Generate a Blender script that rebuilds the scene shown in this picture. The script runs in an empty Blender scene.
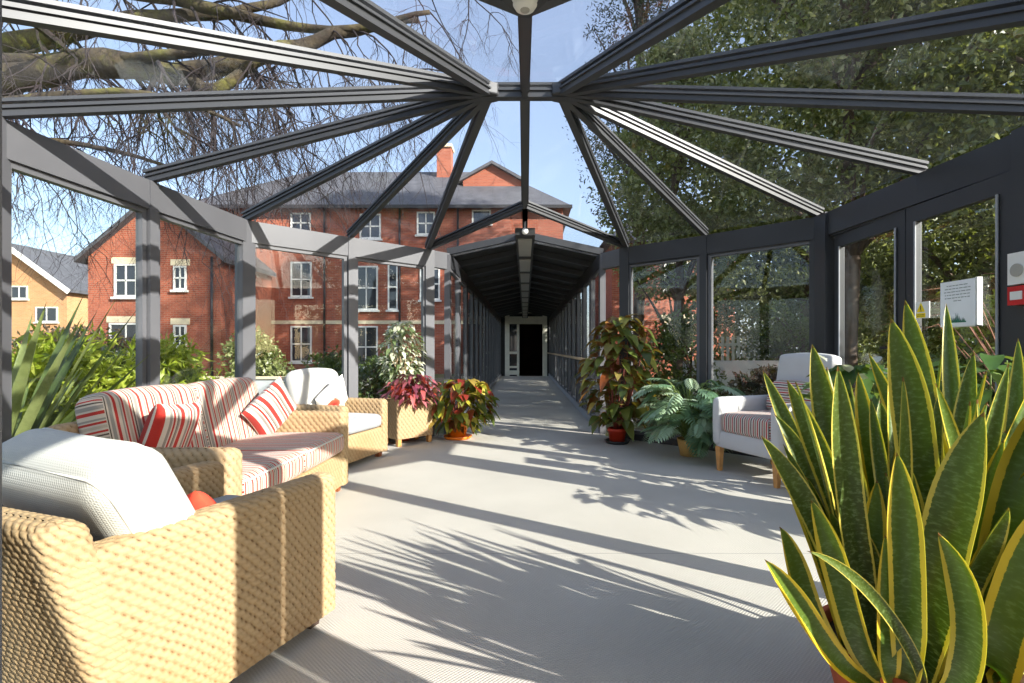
import bpy, math, random
import numpy as np
from mathutils import Vector, Matrix

random.seed(7)
RNG = np.random.default_rng(11)
SC = bpy.context.scene
COL = SC.collection
PI = math.pi

# ---------------------------------------------------------------- camera numbers
F, U0, V0, H = 510.0, 525.0, 349.0, 1.05      # focal (px), vanishing point, eye height


def at(u, v, y):
    """point in the room at depth y seen along pixel u, v"""
    return Vector(((u - U0) * y / F, y, H + (V0 - v) * y / F))


# ---------------------------------------------------------------- mesh helpers
def np_mesh(name, V, faces, attrs=None, smooth=False):
    """faces: int array (n,k) or a list of such arrays"""
    me = bpy.data.meshes.new(name)
    V = np.asarray(V, dtype=np.float32).reshape(-1, 3)
    if not isinstance(faces, list):
        faces = [faces]
    faces = [np.asarray(f, dtype=np.int32) for f in faces if len(f)]
    me.vertices.add(len(V))
    me.vertices.foreach_set('co', V.ravel())
    tot = sum(f.size for f in faces)
    npoly = sum(f.shape[0] for f in faces)
    me.loops.add(tot)
    me.polygons.add(npoly)
    me.loops.foreach_set('vertex_index', np.concatenate([f.ravel() for f in faces]))
    counts = np.concatenate([np.full(f.shape[0], f.shape[1], np.int32) for f in faces])
    starts = np.concatenate([[0], np.cumsum(counts)[:-1]]).astype(np.int32)
    me.polygons.foreach_set('loop_start', starts)
    me.polygons.foreach_set('use_smooth', np.full(npoly, bool(smooth)))
    for k, a in (attrs or {}).items():
        at_ = me.attributes.new(k, 'FLOAT', 'POINT')
        at_.data.foreach_set('value', np.asarray(a, dtype=np.float32))
    me.update(calc_edges=True)
    me.validate()
    return me


def link(name, me, mat=None, parent=None):
    o = bpy.data.objects.new(name, me)
    COL.objects.link(o)
    if mat is not None and me is not None:
        me.materials.append(mat)
    if parent is not None:
        o.parent = parent
    return o


class MB:
    """collects boxes, bars, tubes, grids; build() links them as ONE mesh object"""

    def __init__(s):
        s.V = []
        s.Fq = []
        s.Ft = []
        s.n = 0
        s.A = {}
        s.poly = []

    def add(s, V, quads=None, tris=None, **attrs):
        V = np.asarray(V, dtype=float).reshape(-1, 3)
        if quads is not None and len(quads):
            s.Fq.append(np.asarray(quads, int) + s.n)
        if tris is not None and len(tris):
            s.Ft.append(np.asarray(tris, int) + s.n)
        for k in set(s.A) | set(attrs):
            a = attrs.get(k, 0.0)
            a = np.full(len(V), a, float) if np.isscalar(a) else np.asarray(a, float).ravel()
            s.A.setdefault(k, [np.zeros(s.n)] if s.n else []).append(a)
        s.V.append(V)
        s.n += len(V)
        return s

    BOXF = [(0, 3, 2, 1), (4, 5, 6, 7), (0, 1, 5, 4), (1, 2, 6, 5), (2, 3, 7, 6), (3, 0, 4, 7)]

    def box(s, c, size, rz=0.0, **at_):
        hx, hy, hz = size[0] / 2, size[1] / 2, size[2] / 2
        P = np.array([(-hx, -hy, -hz), (hx, -hy, -hz), (hx, hy, -hz), (-hx, hy, -hz),
                      (-hx, -hy, hz), (hx, -hy, hz), (hx, hy, hz), (-hx, hy, hz)])
        c_, s_ = math.cos(rz), math.sin(rz)
        R = np.array([[c_, -s_, 0], [s_, c_, 0], [0, 0, 1]])
        return s.add(P @ R.T + np.array(c), s.BOXF, **at_)

    def box2(s, a, b, **k):
        a, b = np.array(a, float), np.array(b, float)
        return s.box((a + b) / 2, np.abs(b - a), **k)

    def bar(s, p0, p1, w, h, off=0.0, up=(0, 0, 1), taper=1.0):
        """bar whose underside centre runs p0-p1, lifted by off along its own up"""
        p0, p1 = np.array(p0, float), np.array(p1, float)
        d = p1 - p0
        d = d / np.linalg.norm(d)
        side = np.cross(d, np.array(up, float))
        side = side / np.linalg.norm(side)
        u_ = np.cross(side, d)
        P = []
        for p, k in ((p0, 1.0), (p1, taper)):
            for a, b in ((-1, 0), (1, 0), (1, 1), (-1, 1)):
                P.append(p + side * a * w / 2 * k + u_ * (off + b * h))
        return s.add(P, [(0, 1, 2, 3), (7, 6, 5, 4), (0, 4, 5, 1), (1, 5, 6, 2), (2, 6, 7, 3), (3, 7, 4, 0)])

    def hexa(s, bottom, top):
        return s.add(list(bottom) + list(top), s.BOXF)

    def grid(s, P, wrap=False, **at_):
        P = np.asarray(P, float)
        m, n = P.shape[:2]
        i = np.arange(m - 1)[:, None]
        j = np.arange(n if wrap else n - 1)[None, :]
        j2 = (j + 1) % n
        q = np.stack([i * n + j, i * n + j2, (i + 1) * n + j2, (i + 1) * n + j], -1).reshape(-1, 4)
        return s.add(P.reshape(-1, 3), q, **at_)

    def tube(s, pts, radii, n=8, cap=True, **at_):
        pts = np.asarray(pts, float)
        m = len(pts)
        if np.isscalar(radii):
            radii = np.full(m, radii, float)
        T = np.gradient(pts, axis=0)
        T /= np.maximum(np.linalg.norm(T, axis=1), 1e-9)[:, None]
        ref = np.array([0, 0, 1.0]) if abs(T[0, 2]) < .9 else np.array([1.0, 0, 0])
        a = np.cross(T, ref)
        a /= np.maximum(np.linalg.norm(a, axis=1), 1e-9)[:, None]
        b = np.cross(T, a)
        th = np.arange(n) * 2 * PI / n
        P = pts[:, None] + np.asarray(radii)[:, None, None] * (a[:, None] * np.cos(th)[None, :, None] + b[:, None] * np.sin(th)[None, :, None])
        base = s.n
        s.grid(P, wrap=True, **at_)
        if cap:
            c = np.array([pts[0], pts[-1]])
            k = s.n - base
            t = []
            for q in range(n):
                t.append((k, (q + 1) % n, q))
                t.append((k + 1, (m - 1) * n + q, (m - 1) * n + (q + 1) % n))
            s.V.append(c)
            for kk in s.A:
                v = at_.get(kk, 0.0)
                s.A[kk].append(np.full(2, v if np.isscalar(v) else 0.0))
            s.n += 2
            s.Ft.append(np.array(t) + base)
        return s

    def lathe(s, prof, c=(0, 0, 0), n=32, **at_):
        prof = np.asarray(prof, float)
        th = np.arange(n) * 2 * PI / n
        P = np.stack([prof[:, 0][:, None] * np.cos(th), prof[:, 0][:, None] * np.sin(th),
                      np.repeat(prof[:, 1][:, None], n, 1)], -1) + np.array(c)
        return s.grid(P, wrap=True, **at_)

    def face(s, P):
        s.poly.append((np.asarray(P, float)))
        return s

    def build(s, name, mat=None, parent=None, smooth=False, origin=None):
        V = np.concatenate(s.V)
        if origin is not None:
            V = V - np.array(origin)
        fs = []
        if s.Fq:
            fs.append(np.concatenate(s.Fq))
        if s.Ft:
            fs.append(np.concatenate(s.Ft))
        A = {k: np.concatenate(v) for k, v in s.A.items()}
        o = link(name, np_mesh(name, V, fs, A, smooth), mat, parent)
        if origin is not None:
            o.location = origin
        return o


def tag(o, label, cat, group=None, kind=None):
    o['label'] = label
    o['category'] = cat
    if group:
        o['group'] = group
    if kind:
        o['kind'] = kind
    return o


def thing(name, label, cat, loc=(0, 0, 0), rz=0.0, group=None):
    o = bpy.data.objects.new(name, None)
    o.empty_display_size = .1
    COL.objects.link(o)
    o.location = loc
    o.rotation_euler = (0, 0, rz)
    return tag(o, label, cat, group)


def struct(o):
    o['kind'] = 'structure'
    return o


COUNT = {}


def nm(base):
    COUNT[base] = COUNT.get(base, 0) + 1
    return '%s_%d' % (base, COUNT[base])


# ---------------------------------------------------------------- materials
def lin(c):
    """sRGB 0-255 to linear"""
    return tuple(((x / 255.0) / 12.92 if x / 255.0 <= .04045 else ((x / 255.0 + .055) / 1.055) ** 2.4) for x in c)


class NT:
    def __init__(s, name):
        s.m = bpy.data.materials.new(name)
        s.m.use_nodes = True
        s.t = s.m.node_tree
        s.b = s.t.nodes['Principled BSDF']
        s.out = s.t.nodes['Material Output']

    def n(s, typ, **kw):
        nd = s.t.nodes.new(typ)
        for k, v in kw.items():
            if k.startswith('i_'):
                key = k[2:]
                key = int(key) if key.isdigit() else key.replace('_', ' ')
                nd.inputs[key].default_value = v
            else:
                setattr(nd, k, v)
        return nd

    def l(s, a, b):
        s.t.links.new(a, b)

    def ramp(s, fac, stops, interp='LINEAR'):
        r = s.n('ShaderNodeValToRGB')
        r.color_ramp.interpolation = interp
        e = r.color_ramp.elements
        while len(e) < len(stops):
            e.new(0.5)
        for el, (p, c) in zip(e, stops):
            el.position = p
            el.color = tuple(c) + (1,)
        if fac is not None:
            s.l(fac, r.inputs['Fac'])
        return r

    def math(s, op, a, b=None, clamp=False):
        nd = s.n('ShaderNodeMath', operation=op, use_clamp=clamp)
        for i, x in enumerate((a, b)):
            if x is None:
                continue
            if isinstance(x, (int, float)):
                nd.inputs[i].default_value = x
            else:
                s.l(x, nd.inputs[i])
        return nd.outputs[0]

    def attr(s, name):
        return s.n('ShaderNodeAttribute', attribute_name=name).outputs['Fac']

    def obj(s):
        return s.n('ShaderNodeTexCoord').outputs['Object']

    def noise(s, scale, detail=3, rough=.5, vec=None):
        nd = s.n('ShaderNodeTexNoise', i_Scale=scale, i_Detail=detail, i_Roughness=rough)
        s.l(vec if vec is not None else s.obj(), nd.inputs['Vector'])
        return nd.outputs['Fac']

    def mixc(s, fac, a, b, blend='MIX'):
        nd = s.n('ShaderNodeMix', data_type='RGBA', blend_type=blend)
        for i, x in ((0, fac), (6, a), (7, b)):
            if isinstance(x, (int, float)):
                nd.inputs[i].default_value = x
            elif isinstance(x, tuple):
                nd.inputs[i].default_value = tuple(x) + (1,)
            else:
                s.l(x, nd.inputs[i])
        return nd.outputs[2]

    def bump(s, h, strength=.3, dist=.01):
        nd = s.n('ShaderNodeBump', i_Strength=strength, i_Distance=dist)
        s.l(h, nd.inputs['Height'])
        s.l(nd.outputs[0], s.b.inputs['Normal'])


def simple(name, rgb, rough=.6, var=.12, scale=12, metallic=0.0, bump=0.0, spec=.5, bscale=None):
    t = NT(name)
    c = lin(rgb)
    d = tuple(x * (1 - var) for x in c)
    e = tuple(min(1, x * (1 + var)) for x in c)
    f = t.noise(scale)
    t.l(t.ramp(f, [(.3, d), (.7, e)]).outputs[0], t.b.inputs['Base Color'])
    t.b.inputs['Roughness'].default_value = rough
    t.b.inputs['Metallic'].default_value = metallic
    t.b.inputs['Specular IOR Level'].default_value = spec
    if bump:
        t.bump(t.noise(bscale or scale * 6), bump, .004)
    return t.m


def leafmat(name, stops, back=None, trans=.35, rough=.4, spec=.5):
    """two-sided leaf, colour picked per leaf from its own random number"""
    t = NT(name)
    r = t.ramp(t.attr('rnd'), [(p, lin(c)) for p, c in stops])
    col = r.outputs[0]
    nz = t.noise(30, 2)
    col = t.mixc(t.math('MULTIPLY', nz, .5), col, tuple(x * .5 for x in lin(stops[0][1])))
    if back:
        g = t.n('ShaderNodeNewGeometry')
        col = t.mixc(t.math('MULTIPLY', g.outputs['Backfacing'], .75), col, lin(back))
    t.l(col, t.b.inputs['Base Color'])
    t.b.inputs['Roughness'].default_value = rough
    t.b.inputs['Specular IOR Level'].default_value = spec
    tr = t.n('ShaderNodeBsdfTranslucent')
    t.l(t.mixc(.35, col, lin((190, 200, 40))), tr.inputs['Color'])
    mx = t.n('ShaderNodeMixShader', i_0=trans)
    t.l(t.b.outputs[0], mx.inputs[1])
    t.l(tr.outputs[0], mx.inputs[2])
    t.l(mx.outputs[0], t.out.inputs['Surface'])
    return t.m


def glassmat(name, tint=(.93, .96, .95), dirt=0.0, refl=1.0, dscale=1.5):
    t = NT(name)
    tr = t.n('ShaderNodeBsdfTransparent')
    tr.inputs['Color'].default_value = tint + (1,)
    gl = t.n('ShaderNodeBsdfGlossy', i_Roughness=0.005)
    gl.inputs['Color'].default_value = (1, 1, 1, 1)
    lw = t.n('ShaderNodeLayerWeight', i_Blend=.5)
    f = t.math('POWER', lw.outputs['Facing'], 4.0)
    f = t.math('MULTIPLY_ADD', f, .45 * refl)
    f.node.inputs[2].default_value = .022 * refl
    mx = t.n('ShaderNodeMixShader')
    t.l(f, mx.inputs[0])
    t.l(tr.outputs[0], mx.inputs[1])
    t.l(gl.outputs[0], mx.inputs[2])
    last = mx.outputs[0]
    if dirt:
        df = t.n('ShaderNodeBsdfDiffuse')
        df.inputs['Color'].default_value = (.6, .6, .57, 1)
        tl = t.n('ShaderNodeBsdfTranslucent')
        tl.inputs['Color'].default_value = (.6, .6, .57, 1)
        ad = t.n('ShaderNodeMixShader', i_0=.5)
        t.l(df.outputs[0], ad.inputs[1])
        t.l(tl.outputs[0], ad.inputs[2])
        nz = t.noise(dscale, 5, .65)
        k = t.math('MULTIPLY', t.math('SUBTRACT', nz, .42, True), dirt * 4, True)
        sp = t.noise(26, 2, .5)
        k2 = t.math('MULTIPLY', t.math('SUBTRACT', sp, .72, True), 6.0, True)
        k = t.math('ADD', k, t.math('MULTIPLY', k2, dirt * 3), True)
        m2 = t.n('ShaderNodeMixShader')
        t.l(k, m2.inputs[0])
        t.l(last, m2.inputs[1])
        t.l(ad.outputs[0], m2.inputs[2])
        last = m2.outputs[0]
    t.l(last, t.out.inputs['Surface'])
    return t.m


def brickmat(name, c1, c2, mortar):
    t = NT(name)
    sx = t.n('ShaderNodeSeparateXYZ')
    t.l(t.obj(), sx.inputs[0])
    cb = t.n('ShaderNodeCombineXYZ')
    t.l(t.math('ADD', sx.outputs[0], sx.outputs[1]), cb.inputs[0])
    t.l(sx.outputs[2], cb.inputs[1])
    br = t.n('ShaderNodeTexBrick', i_Scale=1.0)
    br.inputs['Brick Width'].default_value = .23
    br.inputs['Row Height'].default_value = .076
    br.inputs['Mortar Size'].default_value = .008
    br.inputs['Color1'].default_value = lin(c1) + (1,)
    br.inputs['Color2'].default_value = lin(c2) + (1,)
    br.inputs['Mortar'].default_value = lin(mortar) + (1,)
    t.l(cb.outputs[0], br.inputs['Vector'])
    nz = t.noise(.9, 4)
    t.l(t.mixc(t.math('MULTIPLY', nz, .45), br.outputs['Color'], tuple(x * .6 for x in lin(c1))), t.b.inputs['Base Color'])
    t.b.inputs['Roughness'].default_value = .85
    return t.m


def stripemat(name, stops, period, rough=.85, axis='st'):
    t = NT(name)
    f = t.math('FRACT', t.math('DIVIDE', t.attr(axis), period))
    r = t.ramp(f, [(p, lin(c)) for p, c in stops], 'CONSTANT')
    nz = t.noise(220, 2)
    t.l(t.mixc(t.math('MULTIPLY', nz, .25), r.outputs[0], lin((120, 110, 100))), t.b.inputs['Base Color'])
    t.b.inputs['Roughness'].default_value = rough
    t.b.inputs['Specular IOR Level'].default_value = .2
    t.b.inputs['Sheen Weight'].default_value = .15
    t.bump(t.noise(400, 1), .25, .002)
    return t.m


M = {}
M['frame'] = simple('grey_powder_coat', (97, 97, 100), .45, .06, 3)
M['rafter'] = simple('dark_grey_rafter_coat', (62, 63, 66), .45, .06, 3)
M['dark_frame'] = simple('dark_grey_coat_and_post_shade', (50, 51, 54), .5, .06, 3)  # also the shade painted on the far corridor posts
M['bead'] = simple('pale_grey_glazing_bead', (150, 153, 158), .4, .05, 4)
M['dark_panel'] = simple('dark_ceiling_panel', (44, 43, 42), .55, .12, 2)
M['glass'] = glassmat('wall_glass', (.95, .97, .96), .003, 1.0)
M['roof_glass'] = glassmat('roof_glass', (.95, .96, .96), .012, .8)
M['white_paint'] = simple('white_paint', (228, 226, 218), .5, .04, 6)
M['cream_paint'] = simple('cream_paint', (226, 222, 206), .5, .05, 6)
M['plastic'] = simple('white_plastic', (232, 231, 226), .35, .03, 5)
M['diffuser'] = simple('milky_diffuser', (168, 165, 156), .3, .05, 5)
M['black'] = simple('black_plastic', (30, 29, 30), .45, .1, 8)
M['red_plastic'] = simple('red_plastic', (200, 25, 28), .35, .05, 8)
M['yellow'] = simple('yellow_sign', (250, 222, 20), .5, .04, 9)
M['green_print'] = simple('green_print', (60, 130, 105), .6, .1, 60)
M['grey_print'] = simple('grey_print', (140, 150, 146), .6, .1, 60)
M['paper'] = simple('white_paper', (240, 242, 243), .6, .02, 9)
M['wood'] = simple('oak_wood', (205, 148, 84), .45, .18, 18)
M['rail_wood'] = simple('pale_rail_wood', (196, 168, 134), .45, .12, 10)
M['dark_wood'] = simple('dark_wood_foot', (58, 42, 32), .5, .15, 18)
M['red_wood'] = simple('reddish_wood_foot', (150, 84, 45), .5, .15, 18)
M['terracotta'] = simple('terracotta', (196, 96, 56), .75, .12, 14, bump=.15)
M['orange_glaze'] = simple('orange_pot', (240, 128, 22), .4, .06, 8)
M['red_glaze'] = simple('red_pot', (205, 62, 38), .4, .08, 8)
M['ochre_pot'] = simple('ochre_pot', (196, 158, 92), .6, .12, 10)
M['soil'] = simple('potting_soil', (56, 42, 32), .95, .35, 60, bump=.6)
M['stem_green'] = simple('green_stem', (112, 130, 62), .55, .15, 20)
M['stem_red'] = simple('reddish_stem', (128, 62, 48), .55, .15, 20)
M['bark'] = simple('bark_brown', (92, 74, 60), .9, .35, 7, bump=.8, bscale=18)
M['slate'] = simple('grey_slate', (84, 84, 88), .7, .22, 3, bump=.2)
M['pale_stone'] = simple('pale_stone', (222, 206, 172), .8, .1, 4)
M['concrete'] = simple('pale_rendered_wall', (188, 184, 174), .85, .12, 3)
M['pale_render'] = simple('rough_pale_render', (178, 180, 180), .85, .1, 2)
M['brick'] = brickmat('red_brick', (176, 92, 64), (150, 72, 50), (158, 130, 110))
M['yellow_brick'] = brickmat('yellow_brick', (200, 146, 96), (182, 126, 80), (196, 172, 140))
M['dark_pane'] = NT('window_pane').m
b_ = M['dark_pane'].node_tree.nodes['Principled BSDF']
b_.inputs['Base Color'].default_value = lin((46, 50, 56)) + (1,)
b_.inputs['Roughness'].default_value = .04
b_.inputs['Specular IOR Level'].default_value = .9
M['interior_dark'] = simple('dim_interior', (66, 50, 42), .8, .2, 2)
M['lead'] = simple('black_gutter', (48, 46, 48), .5, .1, 4)


def mk_carpet():
    t = NT('pale_grey_ribbed_carpet')
    sx = t.n('ShaderNodeSeparateXYZ')
    t.l(t.obj(), sx.inputs[0])
    a = t.math('SINE', t.math('MULTIPLY', t.math('ADD', sx.outputs[0], sx.outputs[1]), 420))
    b = t.math('SINE', t.math('MULTIPLY', t.math('SUBTRACT', sx.outputs[0], sx.outputs[1]), 420))
    h = t.math('ADD', a, b)
    big = t.noise(1.3, 4)
    fine = t.noise(150, 2)
    c = t.ramp(big, [(.3, lin((192, 185, 172))), (.7, lin((205, 198, 185)))]).outputs[0]
    c = t.mixc(t.math('MULTIPLY', fine, .30), c, lin((140, 138, 135)))
    pat = t.math('MULTIPLY', t.math('SUBTRACT', h, .9, True), .35, True)
    c = t.mixc(pat, c, lin((140, 138, 135)))
    # seam between carpet sheets
    for pos in (2.62, 8.4):
        d = t.math('ABSOLUTE', t.math('SUBTRACT', sx.outputs[1], pos))
        s_ = t.math('LESS_THAN', d, .0035)
        c = t.mixc(t.math('MULTIPLY', s_, .45), c, lin((90, 88, 86)))
    t.l(c, t.b.inputs['Base Color'])
    t.b.inputs['Roughness'].default_value = .8
    t.b.inputs['Specular IOR Level'].default_value = .35
    t.bump(t.math('ADD', h, t.math('MULTIPLY', fine, 2)), .28, .003)
    return t.m


M['carpet'] = mk_carpet()


def mk_wicker():
    t = NT('woven_seagrass')
    k = t.attr('wk')
    nz = t.noise(3.5, 4)
    f2 = t.noise(140, 2)
    c = t.ramp(k, [(0.0, lin((60, 40, 24))), (.25, lin((104, 76, 48))), (.5, lin((154, 128, 93))), (1.0, lin((180, 156, 120)))]).outputs[0]  # darker low in the weave: shade of the gaps put into the colour
    c = t.mixc(t.math('MULTIPLY', t.math('SUBTRACT', nz, .48, True), 1.6, True), c, lin((166, 122, 76)))
    c = t.mixc(t.math('MULTIPLY', f2, .3), c, lin((150, 118, 80)))
    t.l(c, t.b.inputs['Base Color'])
    t.b.inputs['Roughness'].default_value = .7
    t.b.inputs['Specular IOR Level'].default_value = .3
    t.bump(f2, .3, .004)
    return t.m


M['wicker'] = mk_wicker()


def mk_fabric(name, rgb, weave=330, strength=.5, rough=.9):
    t = NT(name)
    sx = t.n('ShaderNodeSeparateXYZ')
    t.l(t.obj(), sx.inputs[0])
    hs = [t.math('SINE', t.math('MULTIPLY', sx.outputs[i], weave)) for i in range(3)]
    h = t.math('ADD', t.math('MULTIPLY', hs[0], hs[1]), t.math('ADD', t.math('MULTIPLY', hs[1], hs[2]), t.math('MULTIPLY', hs[0], hs[2])))
    nz = t.noise(5, 3)
    c = lin(rgb)
    col = t.ramp(nz, [(.3, tuple(x * .93 for x in c)), (.7, c)]).outputs[0]
    col = t.mixc(t.math('MULTIPLY', t.math('ADD', h, .3, True), .16), col, tuple(x * .72 for x in c))
    t.l(col, t.b.inputs['Base Color'])
    t.b.inputs['Roughness'].default_value = rough
    t.b.inputs['Specular IOR Level'].default_value = .2
    t.b.inputs['Sheen Weight'].default_value = .2
    t.bump(h, strength, .003)
    return t.m


M['cream_knit'] = mk_fabric('cream_waffle_fabric', (188, 186, 178), 700, .22)
M['cream_smooth'] = mk_fabric('cream_smooth_fabric', (188, 186, 179), 900, .2)
M['grey_seat'] = mk_fabric('pale_grey_seat_fabric', (156, 160, 163), 600, .3)
M['white_uphol'] = mk_fabric('off_white_upholstery', (206, 204, 202), 800, .25)
CR, RD, BR, GY, WH = (208, 195, 176), (186, 36, 26), (84, 70, 60), (150, 144, 136), (216, 208, 194)
M['stripe'] = stripemat('red_cream_stripe', [(0, CR), (.08, RD), (.18, CR), (.24, GY), (.36, CR), (.42, BR), (.47, CR), (.53, RD), (.59, CR), (.65, (186, 170, 152)), (.74, CR), (.79, RD), (.86, CR), (.9, GY), (.96, CR)], .155)
M['stripe_seat'] = stripemat('red_cream_thin_stripe', [(0, CR), (.08, RD), (.18, CR), (.24, GY), (.34, CR), (.41, BR), (.46, CR), (.52, RD), (.60, CR), (.65, (176, 158, 140)), (.74, CR), (.78, RD), (.87, CR), (.9, GY), (.96, CR)], .125)
M['stripe_bold'] = stripemat('bold_red_stripe', [(0, WH), (.12, RD), (.34, WH), (.42, GY), (.52, BR), (.56, WH), (.66, RD), (.76, WH), (.82, GY), (.94, WH)], .135)
M['stripe_chair'] = stripemat('red_black_grey_stripe', [(0, (216, 208, 196)), (.16, (60, 52, 52)), (.28, (216, 208, 196)), (.40, (186, 40, 42)), (.52, (216, 208, 196)), (.62, (150, 138, 124)), (.8, (216, 208, 196)), (.88, (186, 40, 42)), (.95, (60, 52, 52))], .086)
M['piping_red'] = simple('red_piping', (178, 40, 34), .8, .1, 30)
M['piping_cream'] = simple('cream_piping', (206, 202, 192), .85, .05, 30)
M['piping_grey'] = simple('grey_piping', (120, 118, 112), .85, .1, 30)


def mk_flower():
    t = NT('poppy_print_fabric')
    a, b = t.attr('st'), t.attr('st2')
    nz = t.noise(22, 3)
    dx = t.math('SUBTRACT', a, 5.06)
    dy = t.math('SUBTRACT', b, -.02)
    d = t.math('SQRT', t.math('ADD', t.math('MULTIPLY', dx, dx), t.math('MULTIPLY', dy, dy)))
    d = t.math('ADD', d, t.math('MULTIPLY', nz, .06))
    r = t.ramp(t.math('MULTIPLY', d, 5.0), [(.0, lin((90, 20, 20))), (.28, lin((205, 35, 25))), (.60, lin((236, 90, 60))), (.68, lin((236, 232, 224)))])
    t.l(r.outputs[0], t.b.inputs['Base Color'])
    t.b.inputs['Roughness'].default_value = .9
    return t.m


M['flower'] = mk_flower()


def mk_snake():
    t = NT('variegated_sword_leaf')
    ax, ay = t.attr('ax'), t.attr('ay')
    rnd = t.attr('rnd')
    cb = t.n('ShaderNodeCombineXYZ')
    t.l(t.math('MULTIPLY', ax, 1.0), cb.inputs[0])
    t.l(t.math('MULTIPLY', ay, 42.0), cb.inputs[1])
    t.l(t.math('MULTIPLY', rnd, 40.0), cb.inputs[2])
    nz = t.noise(2.2, 4, .6, cb.outputs[0])
    green = t.ramp(nz, [(.42, lin((22, 36, 16))), (.52, lin((44, 64, 30))), (.64, lin((112, 132, 86)))]).outputs[0]
    green = t.mixc(t.math('MULTIPLY', t.math('MULTIPLY', rnd, rnd), .55), green, lin((104, 136, 44)))
    green = t.mixc(t.math('MULTIPLY', t.math('MULTIPLY', ay, ay), .42), green, lin((138, 160, 58)))  # upper leaf yellowed: sunlit brightness of the tips put into the colour
    e = t.math('ABSOLUTE', ax)
    e = t.math('ADD', e, t.math('MULTIPLY', t.math('SUBTRACT', nz, .5), .16))
    thr = t.math('SUBTRACT', .86, t.math('MULTIPLY', t.math('MULTIPLY', rnd, rnd), .24))
    edge = t.math('GREATER_THAN', e, thr)
    yel = t.ramp(t.attr('rnd'), [(0, lin((214, 196, 92))), (.6, lin((226, 204, 84))), (1, lin((236, 200, 50)))]).outputs[0]
    c = t.mixc(edge, green, yel)
    tip = t.math('GREATER_THAN', ay, .985)
    c = t.mixc(tip, c, lin((120, 70, 40)))
    t.l(c, t.b.inputs['Base Color'])
    t.b.inputs['Roughness'].default_value = .36
    t.bump(nz, .15, .003)
    tr = t.n('ShaderNodeBsdfTranslucent')
    t.l(t.mixc(.5, c, lin((176, 206, 50))), tr.inputs['Color'])
    mx = t.n('ShaderNodeMixShader', i_0=.34)
    t.l(t.b.outputs[0], mx.inputs[1])
    t.l(tr.outputs[0], mx.inputs[2])
    t.l(mx.outputs[0], t.out.inputs['Surface'])
    return t.m


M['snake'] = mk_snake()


def mk_mossbark():
    t = NT('mossy_bark')
    nz = t.noise(1.6, 5, .65)
    f = t.noise(14, 3)
    c = t.ramp(nz, [(.38, lin((50, 43, 36))), (.52, lin((86, 76, 54))), (.62, lin((112, 110, 52)))]).outputs[0]
    c = t.mixc(t.math('MULTIPLY', f, .5), c, lin((64, 54, 44)))
    t.l(c, t.b.inputs['Base Color'])
    t.b.inputs['Roughness'].default_value = .95
    t.bump(f, .7, .03)
    return t.m


M['moss_bark'] = mk_mossbark()
M['twig'] = simple('dark_twig', (44, 36, 38), .9, .2, 3)
M['red_twig'] = simple('bare_reddish_twig', (150, 104, 82), .85, .2, 6)


def mk_ground():
    t = NT('garden_ground')
    a = t.noise(.6, 4)
    b = t.noise(14, 4, .7)
    c = t.ramp(b, [(.3, lin((62, 66, 36))), (.6, lin((118, 122, 66)))]).outputs[0]
    d = t.ramp(b, [(.3, lin((92, 78, 60))), (.6, lin((150, 136, 112)))]).outputs[0]
    t.l(t.mixc(t.ramp(a, [(.45, (0, 0, 0)), (.55, (1, 1, 1))]).outputs[0], c, d), t.b.inputs['Base Color'])
    t.b.inputs['Roughness'].default_value = .95
    t.bump(b, .6, .03)
    return t.m


M['ground'] = mk_ground()
M['holly'] = leafmat('evergreen_leaf', [(0, (52, 62, 32)), (.4, (98, 110, 58)), (.75, (150, 156, 92)), (1, (214, 212, 160))], trans=.3, rough=.32, spec=.6)
M['ivy'] = leafmat('pale_green_leaf', [(0, (70, 80, 42)), (.5, (128, 138, 76)), (1, (206, 208, 148))], trans=.35)
M['conifer'] = leafmat('conifer_needles', [(0, (30, 42, 38)), (.6, (50, 66, 56)), (1, (84, 100, 80))], trans=.1, rough=.6)
M['bamboo'] = leafmat('lime_shrub_leaf', [(0, (120, 140, 40)), (.5, (184, 196, 62)), (1, (226, 222, 110))], trans=.4)
M['phormium'] = leafmat('flax_leaf', [(0, (72, 88, 48)), (.5, (112, 126, 70)), (1, (170, 174, 112))], trans=.25)
M['shrub'] = leafmat('dark_shrub_leaf', [(0, (34, 48, 26)), (.6, (66, 88, 40)), (1, (120, 136, 72))], trans=.3)
M['bronze_shrub'] = leafmat('bronze_shrub_leaf', [(0, (44, 34, 30)), (.6, (78, 62, 48)), (1, (130, 116, 92))], trans=.2)
M['begonia'] = leafmat('begonia_leaf', [(0, (58, 74, 36)), (.3, (98, 116, 52)), (.55, (140, 148, 70)), (.75, (136, 92, 62)), (.9, (186, 186, 88)), (1, (168, 56, 44))], back=(128, 44, 36), trans=.3)
M['coleus'] = leafmat('mixed_coleus_leaf', [(0, (60, 76, 34)), (.3, (88, 104, 36)), (.5, (196, 190, 60)), (.65, (226, 206, 90)), (.78, (116, 50, 44)), (1, (170, 40, 40))], trans=.35)
M['magenta'] = leafmat('magenta_leaf', [(0, (96, 42, 62)), (.4, (150, 66, 88)), (.75, (206, 124, 132)), (1, (214, 70, 50))], trans=.3)
M['ficus'] = leafmat('variegated_fig_leaf', [(0, (78, 104, 56)), (.25, (150, 166, 118)), (.5, (222, 224, 196)), (1, (244, 240, 222))], trans=.3)
M['philo'] = leafmat('blue_green_leaf', [(0, (112, 148, 112)), (.5, (166, 196, 160)), (1, (214, 228, 198))], trans=.25, rough=.3)
M['lily'] = leafmat('broad_green_leaf', [(0, (52, 84, 42)), (.6, (92, 128, 66)), (1, (164, 188, 116))], trans=.35)
M['bract'] = leafmat('white_bract', [(0, (226, 228, 208)), (1, (246, 246, 236))], trans=.3)


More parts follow.
